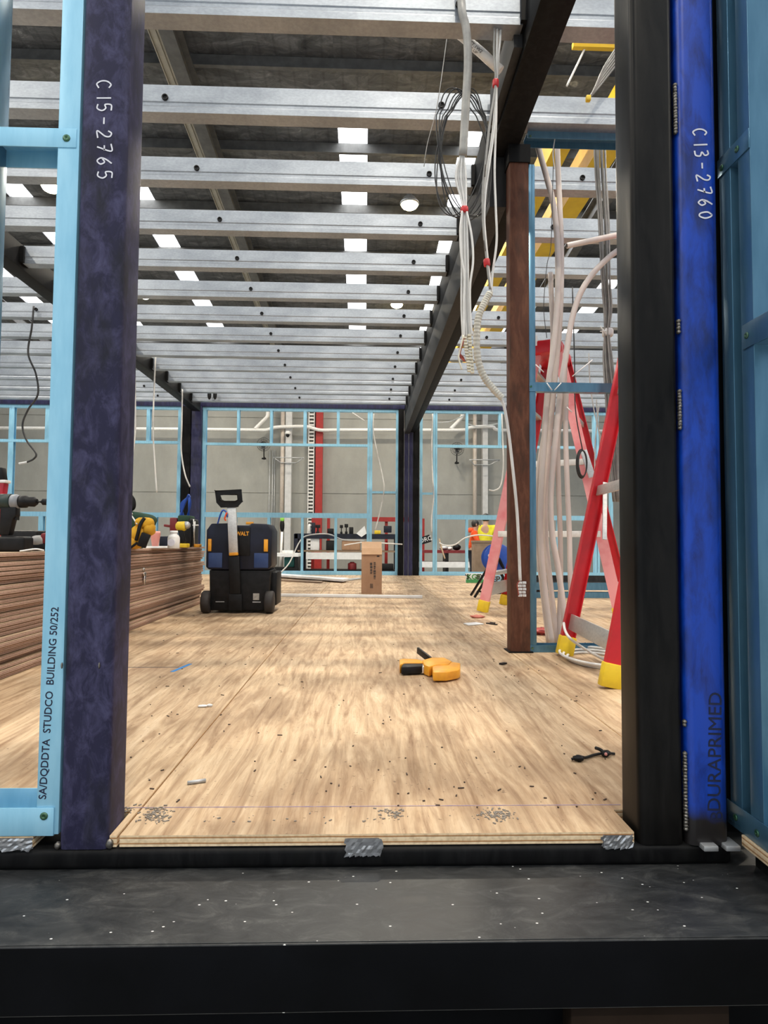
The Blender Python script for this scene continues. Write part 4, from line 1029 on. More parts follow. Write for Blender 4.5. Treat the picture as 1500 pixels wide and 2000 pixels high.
mb = MB(); mb.bar(PY(286,1042,D-.07),PY(276,1068,D-.07),.05,.02,(0,1,0)); mb.build('black_pouch', m_black, t, .004)
mb = MB(); mb.tube(pxpath([(252,1000,D-.03),(259,1010,D-.03),(268,1024,D-.06)]),.004,6); mb.bar(PY(251,995,D-.03),PY(257,1005,D-.03),.012,.02,(0,1,0)); mb.build('white_clip', m_paper, t)
mb = MB(); mb.tube(pxpath([(236,962,D+.1),(250,966,D+.1),(259,976,D+.1),(260,990,D+.1),(252,997,D+.1)]),.015,10); mb.ell(PY(244,984,D+.12),.035,.06,.04,14,8); mb.build('handle', m_black, t)
# ---- cups, bottle, case
D = 4.3; x = on(303,D); r = 9.5*sc_(D)
t = thing('paper_cup', 'pink cup on a white pad between the yellow bag and white bottle', 'cup', (x,D,ZS+.012)); MB().lathe((x,D,ZS+.0125),[(r*.62,0),(r*.95,.07),(r,.085),(r*.9,.10),(r*.8,.098)],22).build('cup', m_pink, t)
mb = MB(); mb.box(on(284,4.3),on(320,4.3),4.22,4.5,ZS,ZS+.006); mb.box(on(286,4.3),on(318,4.3),4.23,4.49,ZS+.006,ZS+.012); tag(mb.build('paper_pad', m_paper), 'white paper pad lying under the pink cup', 'paper pad')
D = 4.6; mb = MB(); mb.box(on(313,D),on(333,D),D-.03,D+.12,ZS,PY(0,1045,D).z); tag(mb.build('small_case', m_blackblue, None, .008), 'small dark blue case between the pink cup and the white bottle', 'case')
D = 4.1; x = on(339,D); r = 11.3*sc_(D)
t = thing('glue_bottle', 'white plastic bottle with a round label on the front of the stack', 'bottle', (x,D,ZS))
MB().lathe((x,D,ZS),[(r*.92,0),(r,.006),(r,.068),(r*.85,.082),(r*.58,.09),(r*.56,.112)],24).build('bottle', m_white, t)
MB().lathe((x,D,ZS+.098),[(r*.62,0),(r*.64,.004),(r*.62,.016)],24).build('cap', m_paper, t)
q = Vector((x-r*.12,D-r*1.01,ZS+.038)); MB().lathe(q,[(r*.62,-.008),(r*.62,.001)],20,(0,-1,0)).build('label', M('lilac_label',(.62,.62,.72),(.72,.72,.8),30,.6), t)
D = 4.7
t = thing('impact_wrench', 'yellow and black cordless impact driver standing behind the white bottle', 'power tool', (on(358,D),D,ZS))
MB().lathe((on(343,D),D,PY(0,1025,D).z),[(.02,0),(.034,.012),(.036,.06),(.03,on(362,D)-on(343,D))],20,(1,0,0)).build('yellow_housing', m_yellow, t)
MB().lathe((on(361,D),D,PY(0,1023,D).z),[(.028,0),(.027,.02),(.014,.035)],20,(1,0,0)).build('grey_nose', m_galvdull, t)
mb = MB(); mb.bar(PY(352,1030,D),PY(358,1060,D),.036,.036,(0,1,0)); mb.build('grip', m_black, t, .006)
mb = MB(); mb.box(on(347,D),on(368,D),D-.04,D+.04,ZS,ZS+.03); mb.build('battery_pack', m_yellow, t, .005)
D = 4.95
t = thing('tool_satchel', 'dark green and black satchel of tools at the far end of the stack', 'tool bag', (on(365,D),D,ZS))
mb = MB(); mb.box(on(352,D),on(379,D),D-.06,D+.14,ZS,PY(0,1010,D).z); mb.build('body', m_black, t, .02,3)
mb = MB(); mb.box(on(350,D),on(372,D),D-.065,D+.12,PY(0,1017,D).z,PY(0,1004,D).z); mb.build('green_flap', m_green, t, .012)
mb = MB(); mb.box(on(334,D),on(348,D),D-.05,D+.05,PY(0,1034,D).z,PY(0,1009,D).z); mb.bar(PY(320,1026,D),PY(334,1028,D),.014,.02); mb.bar(PY(339,1034,D),PY(344,1071,D),.05,.05,(0,1,0)); mb.build('maroon_tool', m_darkred, t, .006)
mb = MB()
for a, b in (((378,1014),(380,1062)),((381,1018),(379,1050)),((376,1026),(388,1026))): mb.tube([PY(*a,D-.07),PY(*b,D-.07)],.005,8)
mb.build('spanner', m_alu, t)
mb = MB(); mb.box(on(380,D),on(392,D),D-.03,D+.03,ZS,PY(0,1060,D).z); mb.build('orange_block', m_orangey, t, .004)
mb = MB()
for k in range(4): mb.tube(pxpath([(369+k*.7,966+k,D-.02+.012*k),(360-k*2,985,D+.012*k),(352+k*2,1008,D+.01*k)]),.009,8); mb.tube(pxpath([(369,966,D),(372-k,985,D-.01*k),(366+k,1008,D)]),.007,8)
tag(mb.build('blue_strap', m_blueplastic), 'bunched blue strap hanging over the green satchel against the far post', 'strap')

# ---- rolling tool box
D = 4.83; s = sc_(D)
def tx(px): return PY(px, 1100, D).x
def tz(py): return PY(470, py, D).z
t = thing('rolling_tool_box', 'black and blue rolling tool box with a pulled-up handle on the deck', 'tool box', (tx(470),D+.17,0))
mb = MB(); c_ = .03
mb.prism([(tx(402),tz(1108)),(tx(402),tz(1036)),(tx(411),tz(1023)),(tx(443),tz(1022)),(tx(446),tz(1026)),(tx(486),tz(1026)),(tx(489),tz(1022)),(tx(522),tz(1023)),(tx(530),tz(1036)),(tx(530),tz(1104)),(tx(524),tz(1113)),(tx(408),tz(1113))],D,D+.32,'y'); mb.build('upper_case', m_blackblue, t, .012, 3)
mb = MB(); mb.prism([(tx(411),.02),(tx(408),tz(1113.5)),(tx(528),tz(1113.5)),(tx(524),.02)],D+.012,D+.33,'y'); mb.build('lower_case', m_black, t, .010, 3)
mb = MB(); mb.box(tx(524),tx(538),D+.10,D+.36,.05,tz(1118)); mb.build('side_wing', m_black, t, .012)
for a, b in ((447,473),(462,486)): 
    pass
mb = MB(); mb.box(tx(462),tx(488),D-.008,D,tz(1085),tz(1030)); mb.build('centre_panel', m_black, t, .003)
for a, b in ((406,412.5),(515,523)):
    mb = MB(); mb.box(tx(a),tx(b),D-.012,D+.006,tz(1077),tz(1053)); mb.build('latch', m_orangey, t, .004)
for a, b in ((407,434),(496,524)):
    mb = MB(); mb.box(tx(a),tx(b),D-.004,D+.01,tz(1109),tz(1080)); mb.build('blue_smear', M('scuffed_blue_plastic',(.012,.035,.13),(.03,.06,.16),9,.5), t, .003)
text3d('DEWALT', PY(468,1042.5,D-.0085), (1,0,0), (0,0,1), .042, m_orangey, t, 'lettering', .002, .001, .82)
mb = MB(); mb.box(tx(478),tx(492),D+.02,D+.05,tz(1024),tz(1019)); mb.build('top_latch', m_orangey, t, .002)
mb = MB(); mb.bar(PY(452.5,990,D-.03),PY(456.5,1084,D-.03),17.5*s,.022,(0,1,0)); mb.build('handle_post', m_alu, t, .004)
mb = MB(); mb.bar(PY(456.5,1079,D-.031),PY(456.8,1085,D-.031),17*s,.026,(0,1,0)); mb.build('release_catch', m_orangey, t, .003)
mb = MB(); mb.bar(PY(457,1086,D-.022),PY(460,1160,D-.012),21*s,.03,(0,1,0)); mb.bar(PY(460,1160,D-.012),PY(460,1192,D-.008),26*s,.03,(0,1,0)); mb.build('handle_sleeve', m_black, t, .006)
mb = MB(); O = [(420,958.5),(470,957),(472,979),(463,989),(432,990),(424,981)]; I = [(428,966),(463,965),(464,976),(458,979),(436,979),(430,976)]
n = 6; A = [PY(*q,D-.05) for q in O]+[PY(*q,D-.05) for q in I]; B = [q+Vector((0,.035,0)) for q in A]; fs = []
for i in range(n):
    j = (i+1)%n; fs += [(i,n+i,n+j,j)[::-1],(2*n+i,2*n+j,3*n+j,3*n+i)[::-1],(i,j,2*n+j,2*n+i),(n+i,3*n+i,3*n+j,n+j)]
mb.add(A+B, fs); mb.build('handle_grip', m_black, t, .006)
for a, b in ((395,412),(518,536)):
    w = MB().lathe((tx(a),D+.02,.0845),[(.055,0),(.078,.004),(.0842,.014),(.0842,(tx(b)-tx(a))-.014),(.078,(tx(b)-tx(a))-.004),(.055,(tx(b)-tx(a)))],32,(1,0,0)).build('wheel', M('brown_black_rubber',(.022,.018,.017),(.035,.03,.028),20,.65), t)
    MB().lathe((tx(a)-.001,D+.02,.0845),[(.03,0),(.045,.002),(.045,tx(b)-tx(a)),(.03,tx(b)-tx(a)+.002)],24,(1,0,0)).build('hub', m_black, w)
mb = MB(); mb.box(tx(495),tx(507),D+.006,D+.012,tz(1172),tz(1159)); mb.build('sticker', M('pale_sticker',(.45,.42,.38),(.3,.28,.25),30,.6), t)
mb = MB(); mb.box(tx(422),tx(439),D+.008,D+.014,tz(1176.5),tz(1175)); mb.box(tx(494),tx(510),D+.008,D+.014,tz(1177),tz(1175)); mb.build('scratch_line', m_galvdull, t)
mb = MB(); mb.tube(pxpath([(425,1023,D-.02),(431,1004,D-.04),(436,996.5,D-.05),(442,1001,D-.05),(444,1010,D-.04)]),.006,8); tag(mb.build('carabiner_hook', m_blueplastic), 'blue wire hook clipped to the tool box handle', 'hook')
mb = MB(); mb.tube(pxpath([(443,1001,D-.055),(439,1012,D-.05),(441,1017,D-.045)]),.006,8); tag(mb.build('tag_cord', m_orange), 'short orange cord beside the blue hook on the tool box handle', 'cord')

# ---- cardboard box
D = PZ(726,1160,0).y; s = sc_(D)
x0, x1 = PY(706,1110,D).x, PY(746,1110,D).x; zt = PY(726,1071,D).z
t = thing('cardboard_box', 'tall brown cardboard box standing open on the deck with its flap up', 'box', ((x0+x1)/2,D+.1,0))
mb = MB(); w_ = .004; d_ = .16
mb.box(x0,x1,D,D+w_,.0005,zt); mb.box(x0,x1,D+d_,D+d_+w_,.0005,zt); mb.box(x0,x0+w_,D+w_,D+d_,.0005,zt); mb.box(x1-w_,x1,D+w_,D+d_,.0005,zt); mb.box(x0,x1,D+w_,D+d_,.0005,.006)
mb.build('carton', m_card, t)
mb = MB(); zf = PY(726,1060,D).z
mb.bar(((x0+x1)/2,D+d_+.004,zt),((x0+x1)/2,D+d_+.03,zf+.01),x1-x0,.004,(0,1,.2)); mb.build('flap', m_cardin, t)
mb = MB(); mb.bar(((x0+x1)/2,D-.002,zt+.002),((x0+x1)/2,D-.016,PY(726,1083,D).z),x1-x0-.002,.004,(0,1,0)); mb.build('flap', m_cardin, t)
rnd = random.Random(4); mb = MB()
for px, ya, yb in ((731.5,1098,1131),(725,1099,1122)):
    y_ = ya
    while y_ < yb:
        l = 1.5+rnd.random()*4; a, b = PY(px-1.6-rnd.random(),y_,D), PY(px+1.6+rnd.random(),min(y_+l,yb),D); mb.box(a.x,b.x,D-.0012,D-.0002,b.z,a.z); y_ += l+.6+rnd.random()
a, b = PY(723,1140,D), PY(729,1149,D)
for i in range(4): mb.box(a.x+i*.008,a.x+i*.008+.005,D-.0012,D-.0002,b.z,a.z)
a, b = PY(736,1085,D), PY(741,1088,D); mb.box(a.x,b.x,D-.0012,D-.0002,b.z,a.z)
mb.build('printed_text', m_print, t)

# ---- strips and sheets on the deck
mb = MB(); a, b = PZ(535,1164,0), PZ(825,1168.5,0); mb.bar(a+Vector((-.5*(b-a).normalized().x,0,.014)), b+Vector((0,0,.014)), .05, .026)
tag(mb.build('white_trim_strip', m_paper, None, .002), 'long white trim strip lying across the deck in front of the cardboard box', 'trim strip')
def flat(name, pts, h, mat, label, cat, z=.001):
    P = [PZ(a,b,0) for a,b in pts]; mb = MB(); mb.prism([(q.x,q.y) for q in P], z, z+h); return tag(mb.build(name, mat, None, .001, 1), label, cat)
flat('trim_offcut', [(540,1129),(545,1126.5),(682,1136),(670,1139)], .03, m_paper, 'white trim offcut with a shadow edge lying on the deck behind the tool box', 'trim offcut', .02)
flat('trim_offcut', [(542,1135),(545,1133),(630,1137),(628,1139.5)], .016, m_brownply, 'thin brown trim offcut lying under the white trim offcut', 'trim offcut')
flat('trim_offcut', [(660,1134),(700,1130),(706,1131.5),(668,1136)], .014, m_galvdull, 'short grey trim offcut left of the cardboard box', 'trim offcut')
flat('white_offcut', [(905,1219),(930,1217),(945,1220),(915,1222.5)], .006, m_paper, 'thin white offcut on the deck seam left of the brown post', 'offcut')
mb = MB(); mb.tube([PZ(366,1529,.0045),PZ(402,1524,.0045)],.0042,10); tag(mb.build('grey_dowel', m_galvdull), 'short grey rod lying on the plywood near the front left', 'rod')
t = thing('cable_end', 'twisted black cable end with knots lying near the right front of the deck', 'cable', PZ(1160,1478,0))
mb = MB(); mb.tube(smooth_path([PZ(1116,1483,.004),PZ(1130,1479,.010),PZ(1142,1480,.006),PZ(1162,1474,.005),PZ(1182,1471,.008),PZ(1200,1472,.004)]),.0035,8); mb.tube(smooth_path([PZ(1182,1472,.008),PZ(1172,1464,.014),PZ(1164,1461,.012)]),.0045,8); mb.build('wire', m_black, t)
mb = MB(); mb.ell(PZ(1130,1481,.008),.016,.010,.007,10,6,.5,1); mb.build('knot', m_black, t); mb = MB(); mb.ell(PZ(1184,1472,.009),.012,.009,.008,10,6,.5,2); mb.build('knot', m_black, t)
mb = MB(); mb.ell(PZ(1181,1474,.010)+Vector((0,-.008,.004)),.004,.004,.004,8,6); mb.build('pink_tip', m_pink, t)
mb = MB(); q = PZ(396,1379,.004); mb.ell(q,.016,.006,.004,10,6,.6,2); mb.ell(q+Vector((.02,.006,.001)),.01,.004,.004,10,6,.6,3); tag(mb.build('paper_scrap', m_paper), 'small white torn scrap on the deck right of the navy post', 'scrap')
mb = MB(); mb.ell(PZ(932,1204,.01),.05,.03,.012,12,6,.5,4); tag(mb.build('plastic_scrap', M('faded_red_plastic',(.5,.12,.08),(.6,.2,.15),12,.5)), 'faded red plastic scrap on the deck by the left ladder foot', 'scrap')
mb = MB(); mb.ell(PZ(1062,1238,.018)+Vector((.02,.12,0)),.11,.08,.018,18,8,.7,5); tag(mb.build('plastic_scrap', M('red_film',(.6,.06,.05),(.5,.12,.1),12,.4)), 'crumpled red film on the deck behind the bundled conduits', 'scrap')
mb = MB()
for a, b in (((951,1217),(970,1220)),((958,1216),(966,1217)),((978,1297),(987,1295))): mb.bar(PZ(*a,.004),PZ(*b,.004),.018,.007)
tag(mb.build('black_offcut', m_black), 'small black offcuts on the deck left of the brown post', 'offcut')
# ---- crumbs and sawdust
mb = MB(); rnd = random.Random(21)
for (cx, cy, n, sx, sy) in ((305,1592,130,26,13),(765,1590,60,26,9),(972,1592,110,30,10),(250,1580,14,18,10),(590,1600,20,200,8)):
    for _ in range(n):
        q = PZ(rnd.gauss(cx,sx*.6), min(max(rnd.gauss(cy,sy*.6),1573),1609), 0); r = .0012+.0022*rnd.random(); a = rnd.random()*PI
        mb.bar(q+Vector((-math.cos(a)*r,-math.sin(a)*r,r*.35)), q+Vector((math.cos(a)*r,math.sin(a)*r,r*.35)), r*.9, r*.6)
o = mb.build('sawdust', m_crumb); tag(o, 'small grey heaps of drill shavings along the front edge of the deck', 'sawdust', None, 'stuff')
mb = MB()
for _ in range(190):
    px, py = rnd.uniform(250,1200), 1180+400*rnd.random()**1.3
    q = PZ(px, py, 0)
    if q.x < XSK+.03 or q.x > 1.9 or (q.x < -.485 and q.y < 1.34): continue
    l = .0015+.0055*rnd.random()**2; a = rnd.random()*PI
    mb.bar(q+Vector((-math.cos(a)*l,-math.sin(a)*l,.0016)), q+Vector((math.cos(a)*l,math.sin(a)*l,.0014)), .0025, .0022)
o = mb.build('debris', m_chip); tag(o, 'dark chips and splinters scattered over the plywood deck', 'debris', None, 'stuff')

# ---- bar clamp
D0 = PZ(840,1312,0).y
t = thing('bar_clamp', 'yellow and black quick bar clamp lying on the deck in the centre', 'clamp', PZ(840,1310,0))
def cp(px, py, h): return PZ(px, py, h)
def plate(name, pts, z0, z1, mat, bev=.003):
    P = [PZ(a,b,z1) for a,b in pts]; mb = MB(); mb.prism([(q.x,q.y) for q in P], z0, z1); return mb.build(name, mat, t, bev, 2)
plate('trigger_body', [(825,1289),(842,1284),(868,1284),(882,1291),(876,1297),(852,1298),(838,1302),(828,1298)], .004, .044, m_orangey, .004)
plate('main_grip', [(843,1298),(850,1294),(872,1293),(880,1292),(899,1295),(899,1306),(894,1309),(872,1313),(846,1313)], .006, .040, m_orangey, .004)
plate('fixed_jaw', [(780,1288),(786,1286),(815,1287),(828,1291),(826,1294),(790,1294),(781,1299)], .004, .040, m_orangey, .004)
plate('rubber_pad', [(786,1294),(826,1293),(826,1301),(784,1303)], .006, .036, m_black, .004)
plate('steel_jaw', [(819,1297),(833,1297),(833,1302),(818,1302)], .006, .034, m_alu, .002)
mb = MB(); mb.bar(PZ(816,1270,.05),PZ(842,1290,.03),.010,.028); mb.build('bar', m_black, t, .0015)
a = PZ(854,1312,.024); mb = MB(); q = PZ(858,1309,.03); mb.box(q.x-.009,q.x+.009,q.y-.012,q.y-.002,.020,.030); mb.build('slot', m_black, t)
mb = MB(); mb.tube([PZ(868,1316,.008),PZ(882,1317,.006)],.006,10); mb.build('release_lever', m_alu, t)

# ================================================================== LADDERS
def ladder_feet(mb, p, d, w): pass
def rail(t, p, q, w, h, open_dir, mat, name='rail'):
    mb = MB(); mb.channel(p, q, w, h, .005, open_dir); return mb.build(name, mat, t)
def foot(t, p, q, w, h, open_dir, mat=m_yellow):
    p, q = Vector(p), Vector(q); d = (q-p).normalized(); o = Vector(open_dir); o = (o-d*o.dot(d)).normalized()
    mb = MB(); mb.bar(p+o*h/2, p+d*.09+o*h/2, h+.012, w+.012, d.cross(o)); return mb.build('foot', mat, t, .005)
# near red ladder, mostly behind the right posts
F1, F2 = PZ(1100,1279,.0), PZ(1193,1346,.0); A1 = Vector((1.40,F1.y-.03,2.0)); A2 = Vector((1.36,F2.y+.06,2.0))
F1.z = F2.z = .004
t = thing('step_ladder', 'bright red step ladder with yellow feet beside the bare black post', 'ladder', (1.3,2.7,0))
for Fp, Ap, od in ((F1,A1,(0,-1,0)),(F2,A2,(0,1,0))):
    r_ = rail(t, Fp, Ap, .068, .030, od, m_ladred); foot(t, Fp, Ap, .068, .030, od)
def lp(a, b, z): return a+(b-a)*(z/b.z)
for z, h in ((.16,.075),(.80,.05),(1.3,.05),(1.75,.05)):
    a, b = lp(F1,A1,z)+Vector((-.004,-.02,0)), lp(F2,A2,z)+Vector((-.004,.02,0)); mb = MB(); mb.bar(a,b,.01,h,(.2,0,1)); mb.build('cross_plate', m_alu, t, .002)
a, b = lp(F1,A1,.84)+Vector((.02,-.03,0)), lp(F1,A1,.56)+Vector((.03,-.03,0)); 
mb = MB(); mb.bar(a,b+Vector((0,-.12,0)),.006,.02,(1,0,0)); mb.build('brace_strap', m_alu, t)
R1, R2 = Vector((1.98,F1.y,.004)), Vector((1.98,F2.y,.004))
for Fp, Ap in ((R1,A1+Vector((.05,0,0))),(R2,A2+Vector((.05,0,0)))):
    rail(t, Fp, Ap, .068, .030, (0,-1 if Fp is R1 else 1,0), m_ladred); foot(t, Fp, Ap, .068, .03, (0,-1 if Fp is R1 else 1,0))
mb = MB(); mb.box(1.30,1.56,F2.y,F1.y,1.98,2.04); mb.build('top_cap', m_ladred, t, .01)
# far ladder straddling the rusty post
L1, L2 = PZ(941,1195,.004), PZ(986,1180,.004); R1 = PZ(1210,1212,.004); R1 = PZ(1212,1211,.004)
u = (L2-L1); w = (R1-L1); R2 = R1+u; top = 2.06
T1 = L1+w*.5+u*.02; T2 = L1+w*.5+u*.62; T1.z = T2.z = top
t = thing('step_ladder', 'faded pink and red step ladder standing astride behind the rusty brown post', 'ladder', ((L1.x+R2.x)/2,(L1.y+R2.y)/2,0))
wn = w.normalized(); un = u.normalized()
mats_ = {0: m_ladpink, 1: m_ladred, 2: m_ladpink, 3: m_ladred}
for i, (Fp, Tp, od) in enumerate(((L1,T1-wn*.07,un),(L2,T2-wn*.07,-un),(R1,T1+wn*.07,un),(R2,T2+wn*.07,-un))):
    rail(t, Fp, Tp, .075, .034, od, mats_[i]); foot(t, Fp, Tp, .075, .034, od)
for z in (.30,.62,.94,1.26,1.58,1.86):
    a, b = lp(L1,T1-wn*.07,z)+un*.02, lp(L2,T2-wn*.07,z)-un*.02; mb = MB(); mb.bar(a,b,.075,.028); mb.build('step', m_alu, t, .003)
for z in (.22,1.0,1.5):
    a, b = lp(R1,T1+wn*.07,z)+un*.02, lp(R2,T2+wn*.07,z)-un*.02; mb = MB(); mb.bar(a,b,.03,.04); mb.build('cross_bar', m_alu, t, .003)
a, b = lp(L1,T1-wn*.07,.17)+un*.03, lp(L2,T2-wn*.07,.17)-un*.03; mb = MB(); mb.bar(a,b,.008,.10,(0,0,1)); mb.build('cross_plate', m_alu, t)
for py in (907,1044):
    z = PY(1090,py,4.75).z; mb = MB()
    mb.bar(lp(L1,T1-wn*.07,z),lp(R1,T1+wn*.07,z),.012,.045,(0,0,1)); mb.build('spreader_bar', m_white, t, .003)
mb = MB(); c0 = (T1+T2)/2; mb.bar(T1-un*.05+Vector((0,0,-.03)),T2+un*.05+Vector((0,0,-.03)),.22,.10); mb.build('top_cap', m_ladred, t, .012)
mb = MB(); mb.bar(T1-un*.06-wn*.09+Vector((0,0,-.02)),T1-un*.06-wn*.09+Vector((0,0,.06)),.06,.012,(0,1,0)); mb.build('white_tag', m_paper, t)
for zz in (1.12,): 
    a = lp(R1,T1+wn*.07,zz)-un*.045; mb = MB(); mb.bar(a+Vector((0,0,.10)),a-Vector((0,0,.10))+wn*.06,.05,.012,(0,1,0)); mb.build('hinge_plate', m_galvdull, t, .003)
# black cable ring hanging near the ladder
mb = MB(); c0 = PY(1138,905,4.35)
for k in range(3): mb.tube([c0+Vector((.03*math.cos(2*PI*i/24)*(1+.1*k),.012*k,.09*math.sin(2*PI*i/24)*(1+.06*k))) for i in range(25)],.005,6,False)
mb.tube(smooth_path([c0+Vector((0,0,.09)),PY(1124,800,4.35),PY(1122,700,4.35),PY(1118,560,4.35)]),.004,6)
tag(mb.build('black_cable_loop', m_blackcable), 'black cable loop hanging beside the faded ladder rail', 'cable')

# ---- cable reel on its stand
D = 6.15; s = sc_(D); c0 = PY(970,1090,D)
t = thing('cable_reel', 'blue cable reel with white cable behind the pink ladder leg', 'cable reel', (c0.x,D,0))
for dy in (-.06,.06): MB().lathe(c0+Vector((0,dy,0)),[(.02,-.006),(.135,-.006),(.14,0),(.135,.006),(.02,.006)],36,(0,1,0)).build('flange', m_blueplastic, t)
MB().lathe(c0,[(.05,-.055),(.085,-.05),(.09,0),(.085,.05),(.05,.055)],24,(0,1,0)).build('wound_cable', m_cable, t)
MB().lathe(c0,[(.012,-.09),(.012,.09)],12,(0,1,0)).build('axle', m_black, t)
MB().lathe(PY(954,1085,D)+Vector((0,-.062,0)),[(.014,-.006),(.02,0),(.014,.012)],14,(0,-1,0)).build('winding_knob', m_white, t)
mb = MB(); a = PZ(927,1167,.008); b = PZ(1000,1163,.008)
for dy in (-.10,.12):
    mb.bar((a.x,a.y+.0+(dy+.1),.010),(c0.x,D+dy,c0.z),.022,.018); mb.bar((2*c0.x-a.x,a.y+(dy+.1),.010),(c0.x,D+dy,c0.z),.022,.018)
    mb.bar((a.x+.06,a.y+(dy+.1),.05),(2*c0.x-a.x-.06,a.y+(dy+.1),.05),.018,.016)
mb.build('stand', m_black, t)
# lettered offcuts at the far right of the deck
def letterboard(px0, px1, ya, yb, D, body, label, texts, strip=None):
    a, b = PY(px0,ya,D), PY(px1,yb,D); t = thing('lettered_board', label, 'board', ((a.x+b.x)/2,D,0))
    MB().box(a.x,b.x,D,D+.04,.001,a.z).build('board', body, t, .002)
    if strip: MB().box(a.x,b.x,D-.003,D,.001,a.z*.36).build('green_edge', strip, t)
    for tx_, px, py, sz, mt in texts: text3d(tx_, PY(px,py,D-.004), (1,0,0), (0,0,1), sz, mt, t, 'lettering', .002, .002)
D = PZ(925,1138.5,0).y
letterboard(910,946,1120,1138.5,D,m_paper,'white and green board marked KGF 8Y lying below the far frame',(("'S",912.5,1127,.09,m_print),('KGF',925,1127,.10,M('green_ink',(.03,.2,.03),(.05,.3,.05),10,.6)),('8Y',938,1127,.10,m_print)),M('green_board',(.06,.30,.10),(.08,.36,.12),10,.6))
D = PZ(975,1141.5,0).y
letterboard(958,991,1123,1141.5,D,M('pale_blue_board',(.35,.60,.75),(.42,.66,.8),10,.6),'pale blue board marked PA lying behind the pink ladder leg',(('E',965,1132,.10,m_inkblue),('PA',978,1132,.11,m_print)))
mb = MB(); q = PY(976,1119,D+.02); mb.tube([(q.x-.04,D+.02,q.z),(q.x+.04,D+.02,q.z)],.028,14); tag(mb.build('paper_roll', m_paper), 'small white roll on top of the pale blue lettered board', 'roll')
# stacked blue tracks at the right
for k, (za, zb, dy, lab) in enumerate(((.002,.058,0,'steel blue track, lowest of the stack behind the leaning conduits'),(.075,.150,.04,'steel blue track, middle of the stack behind the leaning conduits'),(.152,.215,.10,'steel blue track, topmost of the stack behind the leaning conduits'))):
    a, b = PY(1030,1150,6.3).x, 4.0; mb = MB()
    mb.box(a,b,6.28+dy,6.283+dy,za,zb); mb.box(a,b,6.283+dy,6.36+dy,za,za+.003); mb.box(a,b,6.36+dy,6.363+dy,za,zb)
    tag(mb.build('steel_track', m_frameshade if k != 2 else m_greybeam, None), lab, 'steel track', 'stacked steel tracks')
for x in (1.75,3.4):
    mb = MB(); mb.box(x-.04,x+.04,6.29,6.45,.0595,.0745); tag(mb.build('timber_packer', m_packer), 'dark timber packer between stacked blue tracks, '+('nearer the ladder' if x < 2 else 'farther from the ladder'), 'timber block')
# ================================================================== CABLES
def cable(name, pts, D, r, mat, label, cat='cable', group=None, n=10, seg=8):
    mb = MB(); mb.tube(pxpath(pts, D, seg), r, n); return tag(mb.build(name, mat), label, cat, group)
# bundle with sleeve ending in a connector strip
t = thing('cable_bundle', 'grey sleeved cable bundle hanging left of the black girder, ending in a connector strip', 'cable bundle', PY(905,690,2.45))
mb = MB(); mb.tube(pxpath([(898,-70,2.46),(901,0,2.46),(903,25,2.45),(911,60,2.45),(914,120,2.45),(910,200,2.45),(904,305,2.45)]),[.0165]*49,14); mb.build('sleeve', m_greycable, t)
rnd = random.Random(5)
for k in range(5):
    o = (k-2)*2.2
    mb = MB(); mb.tube(pxpath([(903+o*.6,300),(900+o*2.2,345),(905+o*1.2,385),(907+o*.7,410),(907+o*1.2,450),(908+o*1.4,520),(908+o*1.5,600),(911+o*1.6,660)],2.45+.006*(k%2)),.0042,8); mb.build('cable', m_cable, t)
for a, pts in enumerate((((903,412),(899,450),(901,500),(907,540),(906,600),(906,660)),((911,412),(921,460),(924,510),(918,560),(919,620),(922,655)))):
    mb = MB(); mb.tube(pxpath(pts,2.44),.0045,8); mb.build('cable', m_cable, t)
for py in (410,):
    q = PY(907,py,2.447); MB().lathe(q+Vector((0,0,-.011)),[(.014,0),(.0155,.004),(.0155,.018),(.014,.022)],16).build('red_tape', m_redtape, t)
m_cream = M('cream_plastic', (.72,.68,.55), (.6,.56,.45), 20, .5)
for (xa_, xb_, ya, yb, tl) in ((908,917,660,724,.0),(917,923,655,727,.0)):
    mb = MB()
    for k in range(12):
        y = ya+(yb-ya)*k/11; x_ = xa_+(xb_-xa_)*(k/11)
        q = PY(x_,y,2.44); mb.box(q.x-.008,q.x+.006,2.434,2.446,q.z-.0035,q.z+.0035)
    a, b = PY(xa_,ya,2.44), PY(xb_,yb,2.44); mb.bar(a+Vector((.004,.006,0)),b+Vector((.004,.006,0)),.004,.006)
    mb.build('connector_strip', m_cream, t)
mb = MB()
for k in range(4): mb.tube(pxpath([(908,658),(900-k,685),(899+k*2,698),(908,706)],2.436+.003*k),.0022,6)
mb.build('red_core_wire', m_copper, t)
mb = MB(); mb.tube(pxpath([(905,655),(897,690),(896,700),(902,722)],2.43),.003,6); mb.build('loose_core', m_cream, t)

# second bundle feeding the ribbed conduit
t = thing('cable_bundle', 'white cables with red tape hanging along the black girder into a ribbed conduit', 'cable bundle', PY(980,778,2.5))
for k, pts in enumerate((((966,-60),(966,40),(965,100),(968,163),(958,230),(950,300),(943,370),(944,440),(951,512),(957,565)),
     ((973,-60),(971,60),(969,163),(966,240),(956,320),(948,380),(946,440),(952,512),(958,565)),
     ((979,-60),(978,60),(972,120),(970,163),(962,260),(950,340),(945,400),(947,450),(953,512),(959,565)),
     ((976,-60),(975,90),(970,163),(969,230),(966,330),(968,400),(970,470),(962,535),(960,572)))):
    mb = MB(); mb.tube(pxpath(pts,2.52+.005*k),.0048,8); mb.build('cable', m_cable if k else m_greycable, t)
for px, py, lean in ((968,163,0),(951.5,513,.2)):
    q = PY(px,py,2.525); MB().lathe(q-Vector((0,0,.014)),[(.012,0),(.0135,.004),(.0135,.024),(.012,.028)],16,(lean*-.6,0,1)).build('red_tape', m_redtape, t)
